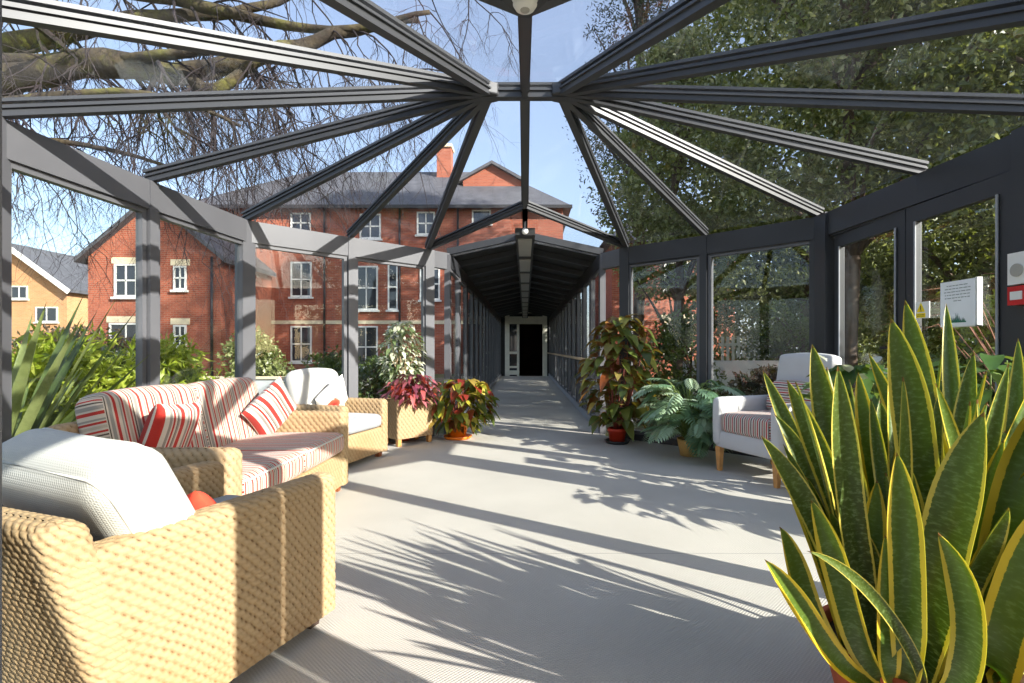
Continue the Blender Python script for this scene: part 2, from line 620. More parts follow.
# ---------------------------------------------------------------- conservatory plan
ZE, ZHB, ZA, ZR = 2.24, 2.04, 2.83, 2.445        # eave, header underside, apex, corridor ridge
YC = 3.60
YRF, YRN = 5.07, 2.13                            # where the corridor ridges start
EL = [(-1.166, 6.13), (-1.877, 5.47), (-2.60, 4.74), (-2.686, 3.634), (-2.735, 2.61), (-1.95, 1.80), (-1.17, 1.07)]
ER = [(1.19, 6.01), (1.895, 5.37), (2.66, 4.60), (2.706, 3.47), (2.75, 2.58), (1.95, 1.80), (1.17, 1.07)]
AL, AR = (-.25, YC, ZA), (.25, YC, ZA)


def trim(mb, mat='frame'):
    return struct(mb.build(nm('trim'), M[mat]))


def rafter(p0, p1, w=.052, h=.075, caps=True):
    mb = MB()
    h = h * .72
    mb.bar(p0, p1, w * .92, h)
    if caps:
        mb.bar(p0, p1, w + .022, .010, off=h * .6)
        mb.bar(p0, p1, w + .012, .018, off=h + .012)
    return trim(mb, 'rafter')


def pane(P, mat, th=.008, name=None, parent=None):
    P = [Vector(p) for p in P]
    n = (P[1] - P[0]).cross(P[2] - P[0]).normalized() * th
    mb = MB()
    k = len(P)
    V = [tuple(p) for p in P] + [tuple(p + n) for p in P]
    q = [(i, (i + 1) % k, k + (i + 1) % k, k + i) for i in range(k)]
    if k == 4:
        mb.add(V, q + [(3, 2, 1, 0), (4, 5, 6, 7)])
    else:
        mb.add(V, q, [(2, 1, 0), (3, 4, 5)])
    return mb.build(name or nm('window'), M[mat], parent)


# roof: two fans of rafters, ridge, cross ridge and valleys
GL = .052


def up(p, d=GL):
    return (p[0], p[1], p[2] + d)


for E, A in ((EL, AL), (ER, AR)):
    for i, e in enumerate(E):
        w = .06 if i in (0, 6) else .05
        rafter((e[0], e[1], ZE - .01), A, w, .08)
    for a, b in zip(E[:-1], E[1:]):
        struct(pane([up((a[0], a[1], ZE)), up((b[0], b[1], ZE)), up(A)], 'roof_glass'))
rafter((-.32, YC, ZA - .015), (.32, YC, ZA - .015), .07, .095)
rafter((0, YC, ZA - .01), (0, YRF, ZR), .05, .08)
rafter((0, YC, ZA - .01), (0, YRN, ZR), .042, .08)
for sy, yr, hl, hr in ((1, YRF, EL[0], ER[0]), (-1, YRN, EL[6], ER[6])):
    for A, e in ((AL, hl), (AR, hr)):
        rafter((0, yr, ZR), (e[0], e[1], ZE - .01), .05, .07)
        struct(pane([up(A), up((e[0], e[1], ZE)), up((0, yr, ZR)), up((0, YC, ZA))], 'roof_glass'))
# apex boss where the fans meet
for A in (AL, AR):
    mb = MB()
    mb.lathe([(0, -.008), (.075, -.008), (.08, .0), (.08, .07), (0, .07)], A, 8)
    trim(mb, 'rafter')


def pane_frame(x0, y0, x1, y1, z0, z1, bead=.035, depth=.05):
    """a glazed bay between two plan points: bead frame with its pane"""
    a, b = Vector((x0, y0, 0)), Vector((x1, y1, 0))
    d = (b - a).normalized()
    mb = MB()
    for z in (z0, z1 - bead):
        mb.bar((x0, y0, z), (x1, y1, z), depth, bead)
    for p in (a + d * bead / 2, b - d * bead / 2):
        mb.box((p.x, p.y, (z0 + z1) / 2), (bead, depth, z1 - z0 - 2 * bead), math.atan2(d.y, d.x))
    o = struct(mb.build(nm('window'), M['frame']))
    p, q = a + d * bead * .8, b - d * bead * .8
    pane([(p.x, p.y, z0 + bead * .8), (q.x, q.y, z0 + bead * .8), (q.x, q.y, z1 - bead * .8), (p.x, p.y, z1 - bead * .8)], 'glass', .008, 'glass_pane', o)
    return o


def post(x, y, z0, z1, w, d, rz, mat='frame'):
    mb = MB()
    mb.box((x, y, (z0 + z1) / 2), (w, d, z1 - z0), rz)
    return trim(mb, mat)


def wall_run(E, skip=(), mat='frame'):
    for i, (a, b) in enumerate(zip(E[:-1], E[1:])):
        d = Vector((b[0] - a[0], b[1] - a[1], 0)).normalized()
        # header beam
        mb = MB()
        mb.bar((a[0], a[1], ZHB), (b[0], b[1], ZHB), .085, ZE - ZHB)
        mb.bar((a[0], a[1], ZHB - .015), (b[0], b[1], ZHB - .015), .05, .02)
        trim(mb, mat)
        mb = MB()                                    # sill kerb
        mb.bar((a[0], a[1], 0), (b[0], b[1], 0), .10, .07)
        trim(mb, mat)
        if i in skip:
            continue
        p, q = Vector((a[0], a[1], 0)) + d * .045, Vector((b[0], b[1], 0)) - d * .045
        pane_frame(p.x, p.y, q.x, q.y, .07, ZHB)
    for i, e in enumerate(E):
        a = E[max(0, i - 1)]
        b = E[min(len(E) - 1, i + 1)]
        ang = math.atan2(b[1] - a[1], b[0] - a[0])
        wide = i in (2, 4)
        w, dp = (.13, .11) if wide else (.075, .10)
        if i in (0, 6):
            w, dp = (.12 if i == 0 else .08), .10
        if skip and i == 3:
            continue
        post(e[0], e[1], 0, ZE, w, dp, ang, mat)


wall_run(EL)
wall_run(ER, skip=(2, 3), mat='dark_frame')
# wide alarm post on the right, near corner
mb = MB()
mb.box2((2.655, 2.50, 0), (2.80, 2.785, ZE))
trim(mb, 'dark_frame')
# wide corner post beside the chair
mb = MB()
mb.box2((2.60, 4.42, 0), (2.74, 4.58, ZE))
trim(mb, 'dark_frame')


# double doors in the right wall
def door_leaf(y0, y1, hinge_low):
    X = 2.69
    st, rail = .075, .11
    mb = MB()
    mb.box2((X - .022, y0, .03), (X + .022, y0 + st, 2.03))
    mb.box2((X - .022, y1 - st, .03), (X + .022, y1, 2.03))
    mb.box2((X - .022, y0 + st, .03), (X + .022, y1 - st, .22))
    mb.box2((X - .022, y0 + st, 2.03 - rail), (X + .022, y1 - st, 2.03))
    for a, b in ((y0 + st, y0 + st + .012), (y1 - st - .012, y1 - st)):
        mb.box2((X - .03, a, .22), (X - .012, b, 2.03 - rail))
    o = struct(mb.build(nm('door'), M['dark_frame']))
    pane([(X, y0 + st, .22), (X, y1 - st, .22), (X, y1 - st, 2.03 - rail), (X, y0 + st, 2.03 - rail)], 'glass', .008, 'glass_pane', o)
    b = MB()
    for ya, yb in ((y0 + st, y0 + st + .014), (y1 - st - .014, y1 - st)):
        b.box2((X - .036, ya, .22), (X - .028, yb, 2.03 - rail))
    b.build('glazing_bead', M['bead'], o)
    hy = y1 - .04 if hinge_low else y0 + .04
    hb = MB()
    hb.box2((X - .04, hy - .018, .93), (X - .02, hy + .018, 1.13))
    hb.bar((X - .075, hy, 1.05), (X - .075, hy + (-.13 if hinge_low else .13), 1.05), .018, .018)
    hb.box2((X - .08, hy - .008, 1.05), (X - .04, hy + .008, 1.068))
    hb.build('door_handle', M['black'], o)
    return o


door_leaf(3.58, 4.40, False)
door_leaf(2.79, 3.56, True)
mb = MB()
mb.box2((2.672, 3.545, .03), (2.71, 3.60, 2.04))
trim(mb, 'dark_frame')

# floor
OUT = [(-.98, -6.0), (.98, -6.0), (.98, .9), (1.17, 1.09), (2.7, 2.56), (2.68, 4.6), (1.18, 6.0), (.98, 6.15), (.98, 19.8), (-.98, 19.8), (-.98, 6.15), (-1.16, 6.1), (-2.62, 4.7), (-2.68, 2.58), (-1.17, 1.09), (-.98, .9)]
me = bpy.data.meshes.new('floor')
nO = len(OUT)
me.from_pydata([(x, y, 0) for x, y in OUT] + [(x, y, -.08) for x, y in OUT], [],
               [tuple(range(nO)), tuple(range(2 * nO - 1, nO - 1, -1))] + [(i, i + nO, (i + 1) % nO + nO, (i + 1) % nO) for i in range(nO)])
me.update()
o = struct(link('floor', me, M['carpet']))

# ---------------------------------------------------------------- corridors
CX = .965


def corridor(y_list, dep):
    for s in (-1, 1):
        for k, y in enumerate(y_list):
            post(s * CX, y, 0, ZE - .02, .07, dep, 0, 'frame' if dep > .16 or k < 2 else 'dark_frame')  # posts past the second take a darker coat: corridor shade put into colour
        y0, y1 = y_list[0], y_list[-1]
        mb = MB()
        mb.bar((s * CX, y0, ZHB + .03), (s * CX, y1, ZHB + .03), .08, .17)
        trim(mb, 'dark_frame')
        mb = MB()
        mb.box2((s * CX - .05, y0, 0), (s * CX + .05, y1, .10))
        trim(mb, 'bead')
        for a, b in zip(y_list[:-1], y_list[1:]):
            if b - a < .3:
                continue
            pane_frame(s * CX, a + .06, s * CX, b - .06, .10, ZHB + .03, .03)


ys = [6.38 + .9588 * i for i in range(15)]
corridor(ys, .13)
ysn = [0.69, .47, -.33, -.53, -1.6, -2.5, -3.6, -4.7, -5.8]  # second close pair is unseen, added to shade the back of the near armchair
corridor(ysn[::-1], .17)


def corridor_roof(ya, yb, rafters, opaque):
    """pitched opaque roof over a corridor"""
    for s in (-1, 1):
        z0, z1 = ZR + .07, ZR + .07 - .22 * 1.1
        mb = MB()
        P = [(0, ya, z0), (s * 1.1, ya, z1), (s * 1.1, yb, z1), (0, yb, z0)]
        if s < 0:
            P = P[::-1]
        mb.hexa(P, [(p[0], p[1], p[2] + .05) for p in P])
        struct(mb.build('ceiling' if not bpy.data.objects.get('ceiling') else nm('ceiling'), M['dark_panel']))
        for y in rafters:
            r = MB()
            r.bar((0, y, ZR - .01), (s * CX, y, ZR - .01 - .22 * CX), .06, .08)
            trim(r, 'dark_frame')
    r = MB()
    r.bar((0, ya, ZR - .02), (0, yb, ZR - .02), .06, .1)
    trim(r, 'dark_frame')


corridor_roof(6.9, 19.8, ys[1:], True)
corridor_roof(-6.0, .55, ysn[1:], True)
# glazed first bays of the two corridor roofs, between valley and opaque roof
for e0, yr, ye in ((EL[0], YRF, 6.9), (ER[0], YRF, 6.9), (EL[6], YRN, .55), (ER[6], YRN, .55)):
    s = 1 if e0[0] > 0 else -1
    struct(pane([up((0, yr, ZR)), up((e0[0], e0[1], ZE)), up((e0[0], ye, ZE)), up((0, ye, ZR))], 'roof_glass'))
    r = MB()
    r.bar((0, yr, ZR - .01), (0, ye, ZR - .01), .055, .08)
    trim(r, 'dark_frame')
    r = MB()
    r.bar((e0[0], e0[1], ZHB), (s * CX, (ys[0] if yr > 4 else ysn[0]), ZHB), .08, ZE - ZHB)
    trim(r)
for y in (ys[0], ysn[0]):
    for s in (-1, 1):
        r = MB()
        r.bar((0, y, ZR - .01), (s * CX, y, ZR - .01 - .22 * CX), .06, .08)
        trim(r, 'dark_frame')

# handrail on the right of the far corridor
t = thing('handrail', 'pale wooden handrail along the right side of the long corridor', 'handrail', (.86, 6.5, 0))
mb = MB()
mb.tube([(0, 0, .90), (0, 13.2, .90)], .022, 12)
mb.build('rail', M['rail_wood'], t, True)
for k in range(7):
    mb = MB()
    mb.tube([(0, .3 + 2.05 * k, .885), (.02, .3 + 2.05 * k, .85), (.075, .3 + 2.05 * k, .85)], .008, 8)
    mb.build('bracket', M['dark_frame'], t, True)

# far end wall with the white door set
YD = 19.8
pu = YD / F


def dx(u):
    return (u - U0) * pu


def dz(v):
    return H + (V0 - v) * pu


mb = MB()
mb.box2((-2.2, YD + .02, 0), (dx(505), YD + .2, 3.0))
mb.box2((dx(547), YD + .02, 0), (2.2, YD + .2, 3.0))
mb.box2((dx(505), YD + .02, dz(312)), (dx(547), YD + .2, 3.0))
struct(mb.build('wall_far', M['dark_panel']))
o = MB()
o.box2((dx(505), YD - .04, 0), (dx(509.5), YD + .1, dz(312)))
o.box2((dx(542.5), YD - .04, 0), (dx(547), YD + .1, dz(312)))
o.box2((dx(509.5), YD - .04, dz(324)), (dx(542.5), YD + .1, dz(316.5)))
o.box2((dx(509.5), YD - .04, dz(313.2)), (dx(542.5), YD + .1, dz(312)))
o.box2((dx(517), YD - .04, 0), (dx(519.3), YD + .1, dz(324)))
dr = struct(o.build(nm('door'), M['cream_paint']))
o = MB()
o.box2((dx(509.5), YD - .02, .05), (dx(517), YD + .05, .22))
o.box2((dx(509.5), YD - .02, dz(354)), (dx(517), YD + .05, dz(351.5)))
o.box2((dx(509.5), YD - .02, dz(368)), (dx(517), YD + .05, dz(366)))
o.build('side_light_rail', M['cream_paint'], dr)
o = MB()
o.box2((dx(509.5), YD + .01, .1), (dx(517), YD + .02, dz(324)))
o.build('glass_pane', M['dark_pane'], dr)
o = MB()
o.box2((dx(509.5), YD + .01, dz(316.5)), (dx(542.5), YD + .02, dz(313.2)))
o.build('transom_pane', M['dark_pane'], dr)
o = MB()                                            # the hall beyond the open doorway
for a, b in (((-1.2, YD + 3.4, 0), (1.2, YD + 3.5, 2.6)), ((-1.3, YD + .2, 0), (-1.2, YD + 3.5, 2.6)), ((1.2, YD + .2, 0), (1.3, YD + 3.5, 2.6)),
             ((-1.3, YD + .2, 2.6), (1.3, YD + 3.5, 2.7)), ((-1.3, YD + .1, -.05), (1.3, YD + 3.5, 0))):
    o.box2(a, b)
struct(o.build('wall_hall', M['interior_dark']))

# lighting trough hanging under the corridor ridge
t = thing('light_trough', 'long dark light trough with pale diffusers hung under the corridor ridge', 'ceiling light', (0, 5.35, 0))
zt = H + (V0 - 228) * 5.35 / F
mb = MB()
mb.box2((-.105, 0, zt - .075), (.105, 14.3, zt))
mb.build('tray', M['dark_panel'], t)
for k in range(8):
    MB().box2((-.012, .15 + k * 1.9, zt - .005), (.012, .17 + k * 1.9, zt + .14)).build('hanger', M['dark_frame'], t)
for k in range(11):
    mb = MB()
    mb.box2((-.075, .18 + 1.27 * k, zt - .088), (.075, 1.16 + 1.27 * k, zt - .074))
    mb.build('diffuser', M['diffuser'], t)
mb = MB()
mb.tube([(0, -.02, zt - .035), (0, .002, zt - .035)], [.03, .036], 14)
mb.build('sensor', M['plastic'], t, True)['label'] = 'round white sensor on the end'

# junction plate with the smoke detector overhead
yj = 2.02
zj = H + (V0 - 17) * yj / F
mb = MB()
P = [(.02, yj), (.16, yj - .2), (.16, yj - .55), (-.16, yj - .55), (-.16, yj - .2), (-.02, yj)]
V = [(x, y, zj) for x, y in P] + [(x, y, zj + .035) for x, y in P]
mb.add(V, [(0, 1, 4, 5), (1, 2, 3, 4), (6, 11, 10, 7), (7, 10, 9, 8)] + [(i, (i + 1) % 6 + 0, (i + 1) % 6 + 6, i + 6) for i in range(6)])
trim(mb, 'dark_frame')
yd = 1.88
t = thing('smoke_detector', 'round white smoke detector under the roof above the foreground', 'smoke detector', (0, yd, zj))
mb = MB()
mb.lathe([(0, 0), (.05, 0), (.05, -.022), (.046, -.03), (0, -.03)], (0, 0, 0), 28)
mb.build('base', M['plastic'], t, True)
mb = MB()
mb.lathe([(.043, -.03), (.045, -.045), (.036, -.06), (.018, -.066), (0, -.066)], (0, 0, 0), 28)
mb.build('cover', M['plastic'], t, True)
mb = MB()
mb.lathe([(.019, -.064), (.016, -.069), (0, -.069)], (0, 0, 0), 20)
mb.build('grille', M['diffuser'], t, True)

# ---------------------------------------------------------------- signs and devices
Xs = 2.655
t = thing('notice', 'white notice in clear holder with grey lines and green reed drawing on the door', 'notice', (Xs - .004, 3.13, 1.33))
mb = MB()
mb.box2((0, -.125, -.14), (.006, .125, .14))
mb.build('sheet', M['paper'], t)
mb = MB()
for k, wd in enumerate((.15, .19, .19, .18, .18, .06)):
    rr = random.Random(k)
    y = -wd / 2
    while y < wd / 2:
        ln = rr.uniform(.012, .03)
        mb.box2((-.001, y, .112 - .019 * k - .003), (0, min(wd / 2, y + ln), .112 - .019 * k + .002))
        y += ln + .006
mb.build('printed_line', M['grey_print'], t)
mb = MB()
rr = random.Random(3)
for k in range(16):
    y = -.055 + .11 * k / 15
    hgt = rr.uniform(.012, .035) + (.03 if k in (7, 8) else 0)
    mb.add([(-.0012, y - .004, -.112), (-.0012, y + .004, -.112), (-.0012, y + rr.uniform(-.008, .008), -.112 + hgt), (0, y - .004, -.112), (0, y + .004, -.112), (0, y, -.112 + hgt)],
           None, [(0, 1, 2), (3, 5, 4)])
mb.box2((-.0012, -.065, -.118), (0, .062, -.110))
mb.build('reed_drawing', M['green_print'], t)
mb = MB()
mb.box2((.006, -.135, -.145), (.037, -.118, .145))
mb.box2((.006, -.135, -.145), (.034, .12, -.138))
mb.build('holder_edge', M['white_paint'], t)
t = thing('warning_sign', 'small yellow warning sign with triangle on white plate on the door', 'sign', (Xs, 3.40, 1.31))
mb = MB()
mb.box2((-.003, -.055, -.055), (.002, .062, .055))
mb.build('plate', M['plastic'], t)
mb = MB()
mb.add([(-.0045, -.02, -.012), (-.0045, .052, -.012), (-.0045, .016, .05), (-.003, -.02, -.012), (-.003, .052, -.012), (-.003, .016, .05)], [(0, 3, 4, 1), (1, 4, 5, 2), (2, 5, 3, 0)], [(0, 1, 2), (3, 5, 4)])
mb.box2((-.0045, -.022, -.05), (-.003, .056, -.02))
mb.build('yellow_panel', M['yellow'], t)
mb = MB()
mb.box2((-.0055, .012, .002), (-.0045, .02, .03))
for k in range(2):
    mb.box2((-.0055, -.016, -.032 - .01 * k), (-.0045, .05, -.029 - .01 * k))
mb.box2((-.0055, .008, -.007), (-.0045, .024, -.003))
mb.build('symbol', M['dark_wood'], t)
# devices on the alarm post
t = thing('alarm_sounder', 'white wall unit with round speaker on the right-hand post', 'alarm', (2.655, 2.72, 1.48))
mb = MB()
mb.box2((-.035, -.06, -.085), (0, .05, .085))
mb.build('case', M['plastic'], t)
mb = MB()
mb.tube([(-.042, -.005, -.01), (-.035, -.005, -.01)], .035, 20)
mb.build('speaker_grille', M['diffuser'], t)
t = thing('call_point', 'red fire alarm call point with white centre on the right-hand post', 'alarm', (2.655, 2.715, 1.335))
mb = MB()
mb.box2((-.04, -.05, -.05), (0, .05, .05))
mb.build('case', M['red_plastic'], t)
mb = MB()
mb.box2((-.043, -.033, -.022), (-.04, .033, .022))
mb.build('window', M['plastic'], t)
t = tag(MB().box2((2.645, 2.65, 1.16), (2.655, 2.70, 1.25)).build('label_plate', M['plastic']), 'narrow white plate below the red call point', 'sign')

# ---------------------------------------------------------------- wicker furniture
def weave(u, v):
    p, q = .0175, .030
    r = np.floor(v / p)
    y = v / p - r - .5
    wob = .10 * np.sin(r * 12.9898) + .06 * np.sin(u * 21 + r * 4.1)
    x = u / q + .5 * np.mod(r, 2) + wob
    ci = np.floor(x + .5)
    rnd_ = np.abs(np.sin(ci * 127.1 + r * 311.7) * 43758.5453) % 1.0
    x = x - np.floor(x) - .5
    xs = x + .35 * y
    xs = xs - np.round(xs)
    a = np.clip(1 - np.abs(1.9 * y) ** 2.6, 0, 1) ** .6
    hole = np.exp(-((np.abs(xs) - .5) / .115) ** 2) * np.exp(-((y + .1) / .36) ** 2)
    h = (.62 + .38 * a) * (1 - .28 * (2 * np.abs(xs)) ** 3) + .07 * np.sin(2 * PI * (4 * x + 2.2 * y))
    h = h * (1 - (.45 + .55 * rnd_) * hole)
    return h


def slab(L, T, z0, z1, res, rcorner=None, warp=None, amp=.009, roundtop=None, cs=1.0):
    """woven upright panel: rounded plan L x T, rising z0..z1 with a rounded top; returns MB"""
    a, b = L / 2, T / 2
    r0 = rcorner if rcorner is not None else b * .6
    R = roundtop if roundtop is not None else b * .7
    nper = int((2 * (L + T)) / res)
    s = np.linspace(0, 1, nper, endpoint=False)

    def outline(d):
        aa, bb = a - d, max(b - d, 1e-4)
        r = max(min(r0, bb * .98, r0 - d * .3), 1e-4)
        r = min(r, bb * .98)
        segs = [('l', (-aa + r, -bb), (aa - r, -bb)), ('c', (aa - r, -bb + r), -PI / 2), ('l', (aa, -bb + r), (aa, bb - r)), ('c', (aa - r, bb - r), 0),
                ('l', (aa - r, bb), (-aa + r, bb)), ('c', (-aa + r, bb - r), PI / 2), ('l', (-aa, bb - r), (-aa, -bb + r)), ('c', (-aa + r, -bb + r), PI)]
        # fixed length fractions from the base outline so columns stay aligned
        r_ = r0
        lens = [2 * (a - r_), r_ * PI / 2, 2 * (b - r_), r_ * PI / 2] * 2
        cum = np.concatenate([[0], np.cumsum(lens)])
        cum /= cum[-1]
        out = np.zeros((nper, 2))
        for k, sg in enumerate(segs):
            m = (s >= cum[k]) & (s < cum[k + 1] + (1e-9 if k == 7 else 0))
            f = (s[m] - cum[k]) / max(cum[k + 1] - cum[k], 1e-9)
            if sg[0] == 'l':
                out[m] = np.array(sg[1])[None] * (1 - f[:, None]) + np.array(sg[2])[None] * f[:, None]
            else:
                ang = sg[2] + f * PI / 2
                out[m] = np.array(sg[1])[None] + r * np.stack([np.cos(ang), np.sin(ang)], -1)
        return out

    per = 2 * (L + T) - r0 * (8 - 2 * PI)
    rows = []
    vv = []
    nz = max(2, int((z1 - z0 - R) / res))
    for z in np.linspace(z0, z1 - R, nz):
        rows.append((0.0, z))
        vv.append(z)
    na = max(4, int(R * PI / 2 / res))
    v = z1 - R
    for k in range(1, na + 1):
        th = k / na * PI / 2
        rows.append((R * (1 - math.cos(th)), z1 - R + R * math.sin(th)))
        v += R * PI / 2 / na
        vv.append(v)
    nf = max(2, int((b - R) / res))
    for k in range(1, nf + 1):
        rows.append((R + (b - R) * k / nf, z1))
        v += (b - R) / nf
        vv.append(v)
    P = np.zeros((len(rows), nper, 3))
    for i, (d, z) in enumerate(rows):
        P[i, :, :2] = outline(d)
        P[i, :, 2] = z
    U = np.repeat((s * per)[None], len(rows), 0)
    Vv = np.repeat(np.array(vv)[:, None], nper, 1)
    q = .030 * cs
    U = U * (round(per / q) * q / per)
    h = weave(U / cs, Vv / cs)
    if warp is not None:
        P = warp(P)
    du = np.roll(P, -1, 1) - np.roll(P, 1, 1)
    dv = np.gradient(P, axis=0)
    n = np.cross(du, dv)
    n /= np.maximum(np.linalg.norm(n, axis=2), 1e-9)[..., None]
    n[-1] = (0, 0, 1)
    fade = np.ones(len(rows))
    P = P + n * (amp * (h - .6) * fade[:, None])[..., None]
    mb = MB()
    mb.grid(P, wrap=True, wk=np.clip(h, 0, 1))
    return mb


def rot90(P):
    Q = P.copy()
    Q[..., 0], Q[..., 1] = -P[..., 1], P[..., 0]
    return Q


def rbox(w, d, h, r, n=14, puff=.0, pz=1.0, stripe='x', sag=0.0):
    """rounded puffed box cushion centred on origin; st = stripe coordinate"""
    mb = MB()
    g = np.linspace(-1, 1, n)
    A, B = np.meshgrid(g, g, indexing='ij')
    half = np.array([w / 2, d / 2, h / 2])
    for ax in range(3):
        for sg in (-1, 1):
            C = np.zeros((n, n, 3))
            C[..., ax] = sg
            o1, o2 = (ax + 1) % 3, (ax + 2) % 3
            C[..., o1] = A if sg > 0 else -A
            C[..., o2] = B
            # denser near the edges
            C2 = np.sign(C) * (1 - (1 - np.abs(C)) ** 1.5)
            P = C2 * half
            inner = np.clip(P, -(half - r), half - r)
            dlt = P - inner
            ln = np.maximum(np.linalg.norm(dlt, axis=2), 1e-9)[..., None]
            Q = inner + dlt / ln * np.minimum(r, ln * 10)
            k = (1 - C2[..., 0] ** 2) * (1 - C2[..., 1] ** 2)
            Q[..., 2] *= 1 + puff * k * 2
            Q[..., 2] -= sag * k
            kk = 1 - C2[..., 2] ** 2
            Q[..., 0] *= 1 + .02 * kk
            Q[..., 1] *= 1 + .02 * kk
            if stripe == 'x':
                st = P[..., 0] if ax != 0 else P[..., 2] * 1.0 + 3.1
            else:
                st = P[..., 1] if ax != 1 else P[..., 2] + 3.1
            mb.grid(Q, st=st + 5, st2=P[..., 1])
    return mb


def piping(w, d, h, r, z, rad=.005):
    """rounded loop of piping round a cushion at height z"""
    pts = []
    a, b = w / 2 * 1.0, d / 2 * 1.0
    rr = r * 1.2
    for cx, cy, a0 in ((a - rr, b - rr, 0), (-a + rr, b - rr, 90), (-a + rr, -b + rr, 180), (a - rr, -b + rr, 270)):
        for k in range(7):
            t_ = math.radians(a0 + 15 * k)
            pts.append((cx + rr * math.cos(t_), cy + rr * math.sin(t_), z))
    pts.append(pts[0])
    return MB().tube(pts, rad, 6, cap=False)


def throw(w, h, n=22, pinch=.06):
    """knife-edge square cushion lying in its own XY plane"""
    mb = MB()
    g = np.linspace(-1, 1, n)
    A, B = np.meshgrid(g, g, indexing='ij')
    t_ = (np.clip((1 - A ** 4) * (1 - B ** 4), 0, 1)) ** .55 * h / 2
    X = A * w / 2 * (1 - pinch * (1 - B ** 2))
    Y = B * w / 2 * (1 - pinch * (1 - A ** 2))
    mb.grid(np.stack([X, Y, t_], -1), st=A * w / 2 + 5, st2=B * w / 2)
    mb.grid(np.stack([X, Y, -t_], -1)[:, ::-1], st=(A * w / 2 + 5)[:, ::-1], st2=(B * w / 2)[:, ::-1])
    return mb


def put(o, loc, rot):
    o.location = loc
    o.rotation_euler = rot
    return o


def wicker_seat(name, label, cat, loc, rz, w, d, arm_h, back_h, t_arm, res, lean=.10, seats=1, foot='dark_wood', base_h=.29, armslope=0.0, cs=1.0):
    th = thing(name, label, cat, loc, rz)
    tb = .10

    def lean_w(P):
        P = P.copy()
        k = np.clip((P[..., 2] - .05) / .6, 0, 2)
        P[..., 1] += -d / 2 + tb / 2 - lean * k
        return P

    slab(w, tb, .05, back_h, res, warp=lean_w, cs=cs).build('backrest', M['wicker'], th, True)
    for s in (1, -1):
        def aw(P, s=s):
            Q = rot90(P)
            k = (Q[..., 1] + d / 2) / d          # 0 back .. 1 front
            zz = np.clip((Q[..., 2] - .05) / (arm_h - .05), 0, 1.2)
            Q[..., 2] += zz * armslope * (1 - k)
            Q[..., 1] += -lean * np.clip(1 - k * 1.6, 0, 1) * zz * (arm_h / .65)
            Q[..., 0] += s * (w / 2 - t_arm / 2)
            return Q
        slab(d, t_arm, .05, arm_h, res, warp=aw, cs=cs).build('arm', M['wicker'], th, True)

    def bw(P):
        Q = P.copy()
        Q[..., 1] += .03
        return Q
    slab(w - 2 * t_arm + .02, d - .09, .055, base_h, res, warp=bw, rcorner=.02, roundtop=.02, cs=cs).build('seat_base', M['wicker'], th, True)
    for sx in (-1, 1):
        for sy in (-1, 1):
            mb = MB()
            x, y = sx * (w / 2 - .07), sy * (d / 2 - .07)
            a, b = .022, .03
            mb.hexa([(x - a, y - a, 0), (x + a, y - a, 0), (x + a, y + a, 0), (x - a, y + a, 0)],
                    [(x - b, y - b, .07), (x + b, y - b, .07), (x + b, y + b, .07), (x - b, y + b, .07)])
            mb.build('foot', M[foot], th)
    return th


# near armchair -------------------------------------------------
TH1 = math.radians(-20)
W1, D1 = .68, .78
# front right corner stays at (-.74, 1.97)
CH1 = (-.727 - W1 / 2 * math.cos(TH1) + D1 / 2 * math.sin(TH1), 1.98 - W1 / 2 * math.sin(TH1) - D1 / 2 * math.cos(TH1), 0)
ch = wicker_seat('wicker_armchair', 'large woven seagrass armchair in the left foreground with thick cream back cushion', 'armchair',
                 CH1, TH1, W1, D1, .572, .655, .095, .0034, lean=.16)
c = rbox(W1 - .21, .62, .13, .04, 16, .06).build('seat_cushion', M['grey_seat'], ch, True)
put(c, (0, .09, .375), (0, 0, 0))
c = rbox(.56, .20, .50, .075, 22, .03).build('back_cushion', M['cream_knit'], ch, True)
put(c, (.03, -.235, .56), (math.radians(28), math.radians(3), 0))
for yy in (-.07, .07):
    p = MB()
    pts = []
    a, b, rr = .268, .238, .075
    for cx, cz, a0 in ((a - rr, b - rr, 0), (-a + rr, b - rr, 90), (-a + rr, -b + rr, 180), (a - rr, -b + rr, 270)):
        for k in range(7):
            q = math.radians(a0 + 15 * k)
            pts.append((cx + rr * math.cos(q), yy, cz + rr * math.sin(q)))
    pts.append(pts[0])
    p.tube(pts, .004, 6, cap=False)
    o = p.build('piping', M['piping_cream'], c, True)
cu = throw(.27, .10).build('throw_cushion', M['flower'], None, True)
tag(cu, 'cream cushion with red flower print tucked in the foreground armchair', 'cushion')
st = np.zeros(len(cu.data.vertices), np.float32)
cu.data.attributes['st2'].data.foreach_get('value', st)
cu.data.attributes['st2'].data.foreach_set('value', st - .11)          # the flower sits near the upper edge
Rz = Matrix.Rotation(TH1, 4, 'Z')
cu.matrix_world = Matrix.Translation(CH1) @ Rz @ Matrix.Translation((.14, -.02, .465)) @ Matrix.Rotation(math.radians(118), 4, 'X') @ Matrix.Rotation(math.radians(20), 4, 'Z')

